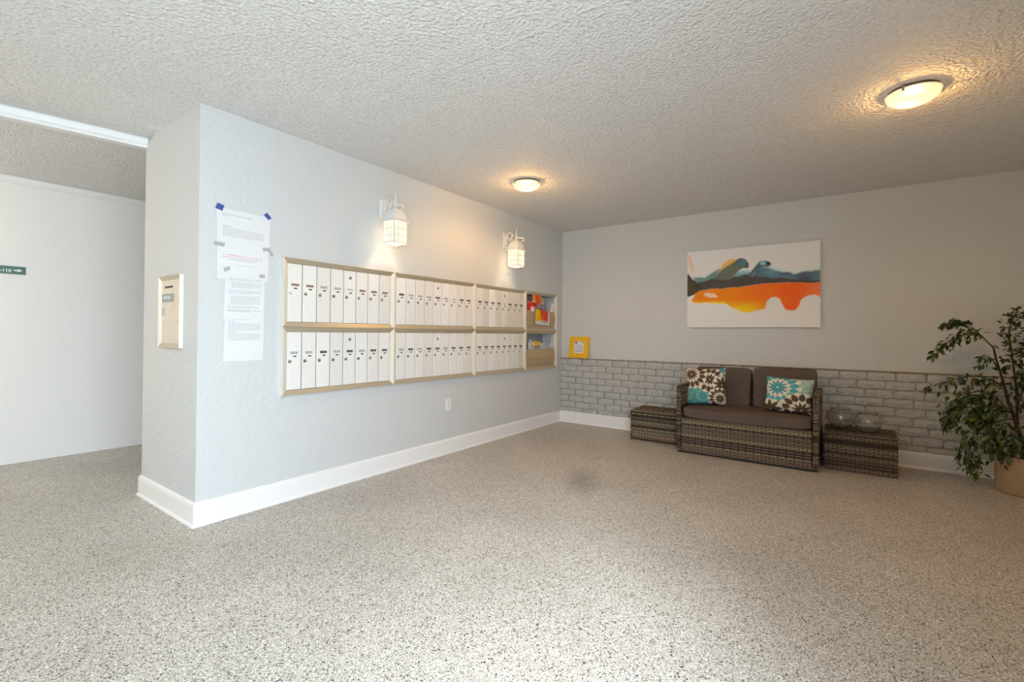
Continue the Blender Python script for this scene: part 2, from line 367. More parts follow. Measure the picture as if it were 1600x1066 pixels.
# ---- painted brick wainscot: mortar bed, bricks, ledge
mo = MB(); mo.box(.0, -.038, 0, RX, .0, .806); mo.build('mortar_bed', M['mortar'], wall_back)
rnd = random.Random(4)
BL, BH, GAP = .192, .0665, .010
PITCH = .0768
def brick_mesh(seed, L, Hh):
    r = random.Random(seed); nx, nz = 6, 2; d = .013
    mb = MB(); vs = []; 
    for j in range(nz+1):
        for i in range(nx+1):
            x = L*i/nx; z = Hh*j/nz
            e = (i in (0, nx)) or (j in (0, nz))
            jx = r.uniform(-.0015, .0015) if i in (0, nx) else 0; jz = r.uniform(-.0022, .0022) if j in (0, nz) else 0
            cx = .004 if (i in (0, nx) and j in (0, nz)) else 0
            vs.append((x+jx+(cx if i == 0 else -cx), -d+(.0045 if e else 0)+r.uniform(-.003, .003), z+jz+(cx if j == 0 else -cx)))
    W_ = nx+1
    fs = [(j*W_+i, j*W_+i+1, (j+1)*W_+i+1, (j+1)*W_+i) for j in range(nz) for i in range(nx)]
    rim = [i for i in range(W_)]+[j*W_+nx for j in range(1, nz+1)]+[nz*W_+i for i in range(nx-1, -1, -1)]+[j*W_ for j in range(nz-1, 0, -1)]
    b0 = len(vs)
    for k in rim: x, y, z = vs[k]; vs.append((x+(.002 if x < L/2 else -.002)*-1, .012, z+(.002 if z < Hh/2 else -.002)*-1))
    fs += [(rim[(k+1) % len(rim)], rim[k], b0+k, b0+(k+1) % len(rim)) for k in range(len(rim))]
    mb.add(vs, fs); return mb.mesh('brick', M['brick'])
full = [brick_mesh(s, BL, BH) for s in range(12)]
half = [brick_mesh(50+s, .092, BH) for s in range(4)]
offs = {}
for row in range(9):
    z = .812-.0045-(row+1)*PITCH+(PITCH-BH)/2
    shift = (.135, .04)[row % 2]+rnd.uniform(-.012, .012)
    x = shift-(BL+GAP)
    while x < RX-.02:
        L = BL; me = rnd.choice(full)
        x0 = x; x1 = x+BL
        if x0 < .002: x0 = .002
        if x1 > RX-.002: x1 = RX-.002
        if x1-x0 > .03:
            o = put('brick', me, wall_back, (x0, -.0445+rnd.uniform(-.0015, .0025), z+rnd.uniform(-.0012, .0012)))
            if x1-x0 < BL-.001: o.data = rnd.choice(half); o.scale.x = (x1-x0)/.092
            else: o.rotation_euler = (rnd.uniform(-.03, .03), rnd.uniform(-.006, .006), rnd.uniform(-.006, .006))
        x += BL+GAP+rnd.uniform(-.004, .004)
x = .004
capm = []
for s in range(4):
    r = random.Random(s+80); mb = MB(); mb.box(0, -.058, 0, .056, .0, .0075+r.uniform(0, .002)); capm.append(mb.mesh('ledge_brick', M['cap'], bevel=.002))
cb = MB(); cb.box(.0, -.050, .8055, RX, .0, .8105); cb.build('ledge_bed', M['dark_gap'], wall_back)
k = 0
while x < RX-.06:
    put('ledge_brick', capm[k % 4], wall_back, (x, rnd.uniform(-.001, .0015), .8105-.0005)); x += .0672+rnd.uniform(-.001, .001); k += 1

# ------------------------------------------------------------ mailboxes
def tag_mesh(kind, seed):
    r = random.Random(seed); w_, h_ = .052, .016; nx, nz = 12, 3; mb = MB(); vs = []; cols = []
    base = {'brown': (.24, .13, .09), 'black': (.03, .03, .035), 'grey': (.36, .35, .34), 'white': (.80, .79, .77)}[kind]
    mark = {'brown': (.40, .27, .2), 'black': (.22, .22, .22), 'grey': (.62, .61, .60), 'white': (.35, .35, .36)}[kind]
    for j in range(nz+1):
        for i in range(nx+1):
            e = j in (0, nz) or i in (0, nx)
            c = base if (e or r.random() < .5) else mark
            vs.append((.0012, w_*i/nx, h_*j/nz)); cols.append(c)
    W_ = nx+1; fs = [(j*W_+i, j*W_+i+1, (j+1)*W_+i+1, (j+1)*W_+i) for j in range(nz) for i in range(nx)]
    b0 = len(vs)
    for (i, j) in ((0, 0), (nx, 0), (nx, nz), (0, nz)): vs.append((-.001, w_*i/nx, h_*j/nz)); cols.append(base)
    rim = [0, nx, nz*W_+nx, nz*W_]
    fs += [(rim[k], b0+k, b0+(k+1) % 4, rim[(k+1) % 4]) for k in range(4)]
    mb.add(vs, fs); mb.c = cols; return mb.mesh('name_tag', M['print'])
TAGS = {k: [tag_mesh(k, s) for s in range(4)] for k in ('brown', 'black', 'grey', 'white')}
nm = MB(); nm.box(-.001, 0, 0, .0012, .022, .008); NUM = nm.mesh('number_plate', M['black'])
def disc_mesh(r, d, m, name, n=14):
    mb = MB(); mb.lathe([(0, d), (r*.35, d), (r*.38, d*.72), (r*.8, d*.8), (r, d*.4), (r, -.001), (0, -.001)], n=n)
    mb.xf(Matrix.Rotation(PI/2, 4, 'Y')); return mb.mesh(name, m)
LOCKS = [disc_mesh(.0115, .006, M['lock'], 'lock'), disc_mesh(.0115, .006, M['lock_brass'], 'lock'), disc_mesh(.0115, .006, M['lock_pale'], 'lock')]
rn = random.Random(11)
def bank(y0, y1, z0, z1, n, label, kinds, shades, master, doorx=True):
    fw = .0325
    t = thing('mailbox_bank', label, 'mailbox', (0, (y0+y1)/2, z0), 'wall mailbox banks' )
    XO, XI = .030, .016
    g = .0008
    a = (y0+g, z0+g, y1-g, z1-g); b = (y0+fw, z0+fw, y1-fw, z1-fw)
    def rail(P, Q, R_, T_, name, m):      # outer edge P-Q, inner edge R-T  (y, z)
        mb = MB(); vs = [(XO, *P), (XO, *Q), (XI, *R_), (XI, *T_), (.0005, *P), (.0005, *Q), (.0005, *R_), (.0005, *T_)]
        # small flat land along the outer edge
        mb.add(vs, [(0, 1, 2, 3), (4, 7, 6, 5), (0, 4, 5, 1), (1, 5, 6, 2), (2, 6, 7, 3), (3, 7, 4, 0)])
        return mb.build(name, m, t, bevel=.0006)
    top = rail((a[0], a[3]), (a[2], a[3]), (b[2], b[3]), (b[0], b[3]), 'frame_rail', M['champagne'])
    rail((a[2], a[1]), (a[0], a[1]), (b[0], b[1]), (b[2], b[1]), 'frame_rail', M['champagne'])
    rail((a[0], a[1]), (a[0], a[3]), (b[0], b[3]), (b[0], b[1]), 'frame_stile', M['champagne_lit_tone'])
    rail((a[2], a[3]), (a[2], a[1]), (b[2], b[1]), (b[2], b[3]), 'frame_stile', M['champagne_lit_tone'])
    if not doorx: return t
    pl = MB(); yc = (y0+y1)/2+.03; pl.box(.0225, yc-.035, b[3]+.006, .0262, yc+.035, b[3]+.024); pl.build('maker_badge', M['champagne_dark'], t, bevel=.001)
    bk = MB(); bk.box(.0005, b[0]+.0005, b[1]+.0005, .007, b[2]-.0005, b[3]-.0005); bk.build('back_plate', M['gapdark'], t)
    dw = (b[2]-b[0])/n; dh = b[3]-b[1]
    dm = {}
    for i in range(n):
        sh = shades[i % len(shades)]
        if sh not in dm:
            mb = MB(); mb.box(0, .0036, .002, .0075, dw-.0036, dh-.002); 
            dm[sh] = mb.mesh('door', M['door'][sh], bevel=.0012)
        d = put('door', dm[sh], t, (.0072, b[0]+dw*i-(y0+y1)/2, b[1]-z0))
        x = .0077
        kd = kinds[i % len(kinds)]
        rel = .253*dh/.40
        put('name_tag', TAGS[kd][rn.randrange(4)], d, (x, dw*.5-.025+rn.uniform(-.003, .003), rel-.006))
        put('number_plate', NUM, d, (x, dw*.5-.006, rel-.026))
        put('lock', LOCKS[(2 if (i == 0 and n == 8 and z0 > 1 and y0 < -3) else rn.choice((0, 0, 1)))], d, (x, dw*.5-.030, rel-.056))
        if i == master: put('lock', LOCKS[0], d, (x, dw*.5+.001, .344*dh/.40))
    return t
YB = [-3.709, -2.786, -1.768, -.873]
ZM = 1.155; ZT = 1.613; ZB = .700
K = lambda s: [{'r': 'brown', 'b': 'black', 'g': 'grey', 'w': 'white'}[c] for c in s]
bank(YB[0], YB[1], ZM, ZT, 8, 'upper bank of eight tall mailboxes nearest the taped notices', K('rrggwrrr'), [0, 1, 2, 0, 1], 4)
bank(YB[0], YB[1], ZB, ZM, 8, 'lower bank of eight tall mailboxes nearest the taped notices', K('ggbgbgbb'), [1, 0, 1, 2, 0], 4)
bank(YB[1], YB[2], ZM, ZT, 9, 'upper bank of nine tall mailboxes in the middle, under the gap between lanterns', K('bgggbgwbb'), [1, 0, 2, 2, 0], 4)
bank(YB[1], YB[2], ZB, ZM, 9, 'lower bank of nine tall mailboxes in the middle of the row', K('gbgbbgbbb'), [0, 1, 0, 2, 1], 4)
bank(YB[2], YB[3], ZM, ZT, 8, 'upper bank of eight mailboxes below the far lantern, several doors tan', K('bbbbwbbb'), [2, 3, 4, 3, 2, 3, 3, 3], 4)
bank(YB[2], YB[3], ZB, ZM, 8, 'lower bank of eight mailboxes beside the open paper bins', K('bbbbbbbb'), [0, 2, 1, 2, 0, 2, 2, 3], 4)

def bin_unit(z0, z1, label, fz):
    y0, y1 = -.873, -.180; t = bank(y0, y1, z0, z1, 0, label, [], [], 0, doorx=False)
    t['category'] = 'mail bin'; t['label'] = label; t['group'] = 'open paper bins'; t.name = 'paper_bin'
    b = (y0+.0325, z0+.0325, y1-.0325, z1-.0325); e = .003; D = BD+.004
    lin_ = MB()
    lin_.box(D, b[0]-.006, b[1]-.003, D+.003, b[2]+.006, b[3]+.003)                    # back
    lin_.box(D, b[0]-.006, b[1]-.003, .0, b[0]-.003, b[3]+.003); lin_.box(D, b[2]+.003, b[1]-.003, .0, b[2]+.006, b[3]+.003)
    lin_.box(D, b[0]-.006, b[1]-.003, .0, b[2]+.006, b[1]); lin_.box(D, b[0]-.006, b[3], .0, b[2]+.006, b[3]+.003)
    lin_.build('liner', M['steel_in'], t)
    fp = MB(); zc = (b[1]+fz)/2
    # front panel folded outwards along its middle crease
    vs = []
    for (x, z) in ((.008, b[1]+.001), (.024, zc), (.010, fz)): vs += [(x, b[0]+.002, z), (x, b[2]-.002, z)]
    for (x, z) in ((.004, b[1]+.001), (.020, zc), (.006, fz)): vs += [(x, b[0]+.002, z), (x, b[2]-.002, z)]
    fp.add(vs, [(0, 1, 3, 2), (2, 3, 5, 4), (6, 8, 9, 7), (8, 10, 11, 9), (4, 5, 11, 10), (0, 6, 7, 1), (0, 2, 8, 6), (2, 4, 10, 8), (1, 7, 9, 3), (3, 9, 11, 5)])
    fp.build('front_panel', M['champagne_dark'], t)
    lk = disc_mesh(.011, .006, M['lock'], 'lock'); put('lock', lk, t, (D+.004, .20, b[3]-z0-.085))
    return t
bin_unit(ZM, ZT, 'upper open mail bin stuffed with orange flyers', 1.392)
bin_unit(ZB, ZM, 'lower open mail bin holding a pile of envelopes', .938)

def sheet(name, label, cat, loc, w_, h_, rot, cols, group=None, bend=.01, th=.0015, painter=None, nx=10, nz=14):
    """a paper sheet standing in the local yz plane, facing +x; cols from painter(u, v)"""
    mb = MB(); vs = []; cc = []
    for s_ in (0, 1):
        for j in range(nz+1):
            for i in range(nx+1):
                u, v = i/nx, j/nz
                vs.append((bend*math.sin(u*PI)*(.4+v)-(th if s_ else 0), (u-.5)*w_, v*h_)); cc.append(painter(u, v) if painter else cols)
    W_ = nx+1; B = W_*(nz+1)
    fs = [(j*W_+i, j*W_+i+1, (j+1)*W_+i+1, (j+1)*W_+i) for j in range(nz) for i in range(nx)]
    fs += [tuple(B+q for q in f[::-1]) for f in fs]
    rim = [i for i in range(W_)]+[j*W_+nx for j in range(1, nz+1)]+[nz*W_+i for i in range(nx-1, -1, -1)]+[j*W_ for j in range(nz-1, 0, -1)]
    fs += [(rim[(k+1) % len(rim)], rim[k], B+rim[k], B+rim[(k+1) % len(rim)]) for k in range(len(rim))]
    mb.add(vs, fs); mb.c = cc
    o = put(name, mb.mesh(name, M['print']), None, loc, rot); return tag(o, label, cat, group)
OR, RD, WH, GY, YE = lin(228, 92, 28), lin(205, 52, 38), (.80, .79, .77), lin(150, 146, 155), lin(240, 195, 20)
def p_orange(u, v): return OR if (math.sin(u*9+v*4) > -.3) else lin(245, 140, 70)
def p_redwhite(u, v): return RD if (abs(u-.5) > .2 or v > .8) else WH
def p_news(u, v): 
    r = random.Random(int(u*11)*31+int(v*15)); return WH if r.random() > .3 else (.35, .35, .36)
def p_grey(u, v): return GY if (u-.5)**2+(v-.6)**2 > .05 else lin(110, 95, 110)
zb = ZM+.037
# upper bin contents
bx = -.05
sheet('flyer', 'orange flyer standing tallest at left in upper bin', 'flyer', (bx+.026, -.60, zb), .20, .395, (0, .06, .02), OR, painter=p_orange)
sheet('flyer', 'red and white flyer leaning at far left of the upper bin', 'flyer', (bx+.040, -.745, zb), .15, .30, (-.16, .05, -.1), RD, painter=p_redwhite)
sheet('flyer', 'smaller orange flyer standing in the middle of the upper bin', 'flyer', (bx+.006, -.50, zb), .17, .37, (.10, .05, .02), OR, painter=lambda u, v: OR if v < .8 else lin(230, 160, 120))
sheet('flyer', 'orange and white striped flyer leaning left in the upper bin', 'flyer', (bx+.030, -.665, zb+.015), .20, .30, (.10, .05, -.02), OR, painter=lambda u, v: WH if (abs(u-.42) < .1 and v > .35) or v > .94 else (lin(235, 105, 40) if u > .3 else RD))
sheet('envelope', 'grey mauve envelope standing between orange flyers in upper bin', 'envelope', (bx+.044, -.56, zb), .24, .285, (-.05, .06, 0), GY, painter=p_grey, bend=.006)
sheet('leaflet', 'pink and white leaflet tilted at right end of the upper bin', 'leaflet', (bx+.034, -.30, zb), .10, .31, (-.28, .05, .03), WH, painter=lambda u, v: lin(225, 140, 125) if u > .55 else WH)
sheet('leaflet', 'pale newsprint leaflet behind the orange flyers in the upper bin', 'leaflet', (bx-.018, -.46, zb), .22, .36, (.05, .05, .01), WH, painter=lambda u, v: lin(190, 175, 160) if int(v*15) % 3 else WH)
# magazine hanging folded over the bin's front edge
def p_mag(u, v):
    if v < .2: return (.03, .03, .03) if (.45 < u < .9 and .08 < v < .15) else (YE if u < .35 and v > .1 else WH)
    if u < .36: return YE
    if u > .94: return WH
    return lin(225, 78, 50) if v > .35+.3*u or u > .55 else lin(232, 120, 40)
mg = thing('magazine', 'yellow and red magazine draped over front of the upper bin', 'magazine', (.03, -.545, 1.245))
for k_, (dy, dz, rx) in enumerate(((0, 0, -.07), (.018, -.016, -.03))):
    mb = MB(); vs = []; cc = []; nx, nz = 22, 22; w_, h_ = .30, .155
    path = []
    for j in range(nz+1):
        v = j/nz; s_ = v*(h_+.05)
        if s_ < h_: path.append((.010-k_*.006+.004*math.sin(v*3), s_, v))
        else: q = (s_-h_)/.05; path.append((.010-k_*.006-.05*q, h_+.006*math.sin(q*PI), v))
    for side in (0, 1):
        for (x, z, v) in path:
            for i in range(nx+1):
                u = i/nx; y = (u-.5)*w_
                vs.append((x-side*.003, y+dy, z+dz+rx*y)); cc.append(p_mag(u, min(1, v*1.25)) if (k_ == 0 and not side) else WH)
    W_ = nx+1; B = W_*(nz+1); fs = [(j*W_+i, j*W_+i+1, (j+1)*W_+i+1, (j+1)*W_+i) for j in range(nz) for i in range(nx)]; fs += [tuple(B+q for q in f[::-1]) for f in fs]
    rim = [i for i in range(W_)]+[j*W_+nx for j in range(1, nz+1)]+[nz*W_+i for i in range(nx-1, -1, -1)]+[j*W_ for j in range(nz-1, 0, -1)]
    fs += [(rim[(q+1) % len(rim)], rim[q], B+rim[q], B+rim[(q+1) % len(rim)]) for q in range(len(rim))]
    mb.add(vs, fs); mb.c = cc
    put('cover' if k_ == 0 else 'inner_pages', mb.mesh('magazine_page', M['print']), mg)
zl = ZB+.037
r5 = random.Random(5)
for i in range(7):
    y = -.78+i*.082
    sheet('envelope', 'white printed envelope in the pile filling the lower bin', 'envelope', (bx-.022+.012*(i % 3)+r5.uniform(-.003, .003), y, zl), .12, .275+r5.uniform(0, .03), (r5.uniform(-.25, .25), .04, r5.uniform(-.05, .05)), WH, painter=p_news, group='envelopes in the lower bin', bend=.004)
mb = MB(); mb.box(-.012, -.075, 0, .012, .075, .055); o = put('box', mb.mesh('small_box', mat('yellow_card', lin(225, 185, 70), .6, var=(30, .06)), bevel=.002), None, (-.022, -.56, .972), (.0, -.1, .05)); tag(o, 'small yellow card box on top of lower bin pile', 'box')

# ------------------------------------------------------------ power outlet
t = thing('power_outlet', 'white double power outlet low on the mail wall', 'outlet', (0, -2.117, .458))
mb = MB(); mb.box(.0005, -2.117-.035, .458-.057, .006, -2.117+.035, .458+.057); mb.build('cover_plate', M['tray'], t, bevel=.002)
for dz in (.026, -.026):
    mb = MB(); mb.lathe([(0, .0085), (.015, .0085), (.0165, .0075), (.0165, .0055), (0, .0055)], n=20); mb.xf(Matrix.Rotation(PI/2, 4, 'Y')); mb.xf(Matrix.Translation((0, -2.117, .458+dz)))
    rc = mb.build('receptacle', M['tray'], t)
    for dy, hh in ((-.0055, .0075), (.0055, .0065)):
        s_ = MB(); s_.box(.0083, -2.117+dy-.0012, .458+dz-hh/2+.003, .0090, -2.117+dy+.0012, .458+dz+hh/2+.003); s_.build('slot', M['black'], rc)
    s_ = MB(); s_.lathe([(0, .009), (.0024, .009), (.0024, .0083), (0, .0083)], n=8); s_.xf(Matrix.Rotation(PI/2, 4, 'Y')); s_.xf(Matrix.Translation((0, -2.117, .458+dz-.008))); s_.build('slot', M['black'], rc)

# ------------------------------------------------------------ taped notices
def notice(label, y0, z0, w_, h_, skew, lines, x, curl=0):
    """lines: list of (v from top in m, left, right, mat index, line height)"""
    t = thing('paper_notice', label, 'notice', (x, y0, z0), 'taped paper notices')
    mb = MB(); mb.add([(0, 0, 0), (0, w_, skew[1]), (0, w_+skew[2], h_+skew[3]), (0, skew[0], h_), (.0007, 0, 0), (.0007, w_, skew[1]), (.0007, w_+skew[2], h_+skew[3]), (.0007, skew[0], h_)],
                      [(0, 3, 2, 1), (4, 5, 6, 7), (0, 1, 5, 4), (1, 2, 6, 5), (2, 3, 7, 6), (3, 0, 4, 7)])
    put('sheet', mb.mesh('sheet', M['paper']), t)
    r = random.Random(int(h_*1e4)+int(abs(y0)*100))
    ink = MB()
    for (dv, l, rr, mi, lh) in lines:
        u = l
        while u < rr:
            ww = min(r.uniform(.008, .024), rr-u)
            z = h_-dv
            dzz = (u/w_)*(skew[3])
            sx = skew[0]*z/h_
            ink.add([(.0010, u+sx, z+dzz), (.0010, u+sx+ww, z+dzz), (.0010, u+sx+ww, z+dzz+lh), (.0010, u+sx, z+dzz+lh)], [(0, 1, 2, 3)], mi)
            u += ww+.0035
    if ink.v: put('print', ink.mesh('print', [M['ink'], M['inkdark'], M['inkred']]), t)['kind'] = 'stuff'
    return t
def block(v0, n, l, r, mi=0, lh=.0022, step=.0062, last=.7): return [(v0+i*step, l, (r if i < n-1 else l+(r-l)*last), mi, lh) for i in range(n)]
L1 = block(.034, 1, .03, .275, 1)+block(.043, 1, .03, .09, 1)+block(.106, 1, .03, .10, 1, .003)+block(.115, 9, .03, .272, 0)
L1 += [(.278+.0, .03, .065, 2, .003), (.278, .069, .12, 2, .0045), (.278, .124, .26, 2, .0026), (.2905, .025, .215, 2, .003), (.2905, .22, .262, 1, .0024), (.303, .06, .23, 1, .0024)]
L1 += [(.333, .10, .22, 0, .002)]
n1 = notice('large top notice with red heading and blue tape corners', -4.094, 1.436, .297, .424, (-.006, .006, .012, -.004), L1, .0012)
L2 = block(.0285, 3, .02, .21)+block(.052, 6, .035, .21)+block(.1, 4, .02, .21)+block(.135, 9, .035, .21)+block(.197, 3, .02, .20)+block(.222, 2, .02, .21, 1)
n2 = notice('middle notice with dense text, between the two other sheets', -4.057, 1.197, .237, .275, (.008, .0, .004, .0), L2, .0024)
L3 = block(.012, 1, .03, .20)+block(.027, 1, .02, .07, 1)+block(.036, 8, .02, .212)+block(.092, 1, .02, .09, 1)+block(.101, 7, .02, .212)
n3 = notice('lowest notice with text in its upper half only', -4.055, .940, .233, .266, (.006, .002, .005, .0), L3, .0005)
def tape(t, y, z, w_, h_, ang, m, label, x=.0042):
    mb = MB(); mb.box(0, -w_/2, -h_/2, .0006, w_/2, h_/2); mb.v = [(q[0]+.0008*math.sin(q[1]*200), q[1]+(.002 if q[2] > 0 else -.001), q[2]) for q in mb.v]
    a = world_loc(t); o = put('tape', mb.mesh('tape', m), t, (x-a[0], y-a[1], z-a[2]), (ang, 0, 0)); o['label'] = label
tape(n1, -4.086, 1.862, .040, .036, -.25, M['tape_blue'], 'blue painter tape at left corner')
tape(n1, -3.804, 1.862, .042, .026, -.75, M['tape_blue'], 'blue painter tape at right corner')
tape(n1, -4.086, 1.642, .058, .024, -.08, M['tape_grey'], 'grey tape on the left edge')
tape(n1, -3.81, 1.648, .045, .022, .12, M['tape_grey'], 'grey tape on the right edge')
tape(n1, -3.782, 1.630, .045, .018, -.95, M['tape_grey'], 'grey tape crumpled on the right edge')
tape(n2, -4.043, 1.497, .038, .024, .45, M['tape_grey'], 'grey tape at upper left', x=.0050)
tape(n2, -3.834, 1.474, .036, .022, .0, M['tape_grey'], 'grey tape at upper right', x=.0050)

# ------------------------------------------------------------ mail drop box on the pier end
t = thing('mail_drop_box', 'champagne metal drop box on the narrow end of the pier', 'mailbox', (-.377, PY, 1.02))
X0, X1, Z0, Z1 = -.548, -.208, 1.018, 1.464; YF = PY-.022
fw = .026
def dquad(P, Q, R_, T_, name, m):
    mb = MB(); yo, yi = YF, YF+.010; f_ = lambda p, y: (p[0], y, p[1])
    mb.add([f_(P, yo), f_(Q, yo), f_(R_, yi), f_(T_, yi), f_(P, PY), f_(Q, PY), f_(R_, PY), f_(T_, PY)], [(0, 1, 2, 3), (4, 7, 6, 5), (0, 4, 5, 1), (1, 5, 6, 2), (2, 6, 7, 3), (3, 7, 4, 0)])
    mb.build(name, m, t)
dquad((X0, Z1), (X1, Z1), (X1-fw, Z1-fw), (X0+fw, Z1-fw), 'frame_rail', M['champagne'])
dquad((X1, Z0), (X0, Z0), (X0+fw, Z0+fw), (X1-fw, Z0+fw), 'frame_rail', M['champagne'])
dquad((X0, Z0), (X0, Z1), (X0+fw, Z1-fw), (X0+fw, Z0+fw), 'frame_stile', M['champagne_lit_tone'])
dquad((X1, Z1), (X1, Z0), (X1-fw, Z0+fw), (X1-fw, Z1-fw), 'frame_stile', M['champagne_lit_tone'])
mb = MB(); mb.box(X0+fw, YF+.012, Z0+fw, X1-fw, PY-.0005, Z1-fw); mb.build('face_plate', mat('champagne_face', (.74, .65, .53), .4, .25, var=(30, .04)), t, bevel=.001)
FY = YF+.012
mb = MB(); mb.box(-.470, FY-.0012, 1.389, -.345, FY, 1.402); mb.build('mail_slot', M['black'], t)
mb = MB(); mb.box(-.505, FY-.006, 1.302, -.335, FY, 1.354); mb.build('label_window', mat('grey_label_window', (.30, .33, .31), .3, var=(30, .1)), t, bevel=.002)
mb = MB(); r = random.Random(3)
for i in range(7):
    xx = -.478+i*.017; mb.box(xx, FY-.0072, 1.320+r.uniform(0, .003), xx+.011, FY-.006, 1.337)
mb.build('label_lettering', mat('pale_label', (.66, .70, .67), .5, var=(60, .1)), t)
mb = MB(); mb.box(-.325, FY-.004, 1.300, -.319, FY, 1.354); mb.build('window_clip', M['champagne_dark'], t)
mb = MB(); mb.box(-.520, FY-.001, 1.218, -.462, FY, 1.268); mb.build('sticker', mat('grey_sticker', (.52, .50, .47), .6, var=(40, .12)), t)
mb = MB(); mb.box(-.512, FY-.0008, 1.19, -.478, FY, 1.208); mb.build('sticker', M['paper'], t)
for z in (1.425, 1.303, 1.181, 1.062):
    m_ = disc_mesh(.0045, .003, M['chrome'], 'screw', 10); put('screw', m_, t, (-.243+.377, FY-PY, z-1.02), (0, 0, -PI/2))

# ------------------------------------------------------------ hallway sign
t = thing('hallway_sign', 'green room number sign with a white arrow on the hall wall', 'sign', (-2.638, -4.70, 1.618))
mb = MB(); mb.box(-2.638, -4.885, 1.585, -2.632, -4.513, 1.651); mb.build('sign_board', M['green'], t, bevel=.001)
fc = bpy.data.curves.new('lettering', 'FONT'); fc.body = '106-110'; fc.size = .0345; fc.extrude = .0006; fc.offset = .0009; fc.align_x = 'RIGHT'; fc.space_character = 1.05
fc.materials.append(M['white_letter']); ft_ = bpy.data.objects.new('font_tmp', fc); C.objects.link(ft_); bpy.context.view_layer.update()
fm = bpy.data.meshes.new_from_object(ft_.evaluated_get(bpy.context.evaluated_depsgraph_get())); bpy.data.objects.remove(ft_); fm.name = 'lettering'
fo = put('lettering', fm)
fo.parent = t; fo.rotation_euler = (PI/2, 0, PI/2); fo.location = (.0066, -4.598+4.70, 1.601-1.618)
mb = MB(); mb.add([(x, y, z) for x in (-2.6318, -2.6306) for y, z in ((-4.585, 1.612), (-4.560, 1.612), (-4.560, 1.603), (-4.533, 1.617), (-4.560, 1.631), (-4.560, 1.622), (-4.585, 1.622))],
                  [tuple(range(7))[::-1], tuple(range(7, 14))]+[(i, (i+1) % 7, 7+(i+1) % 7, 7+i) for i in range(7)])
mb.build('arrow', M['white_letter'], t)

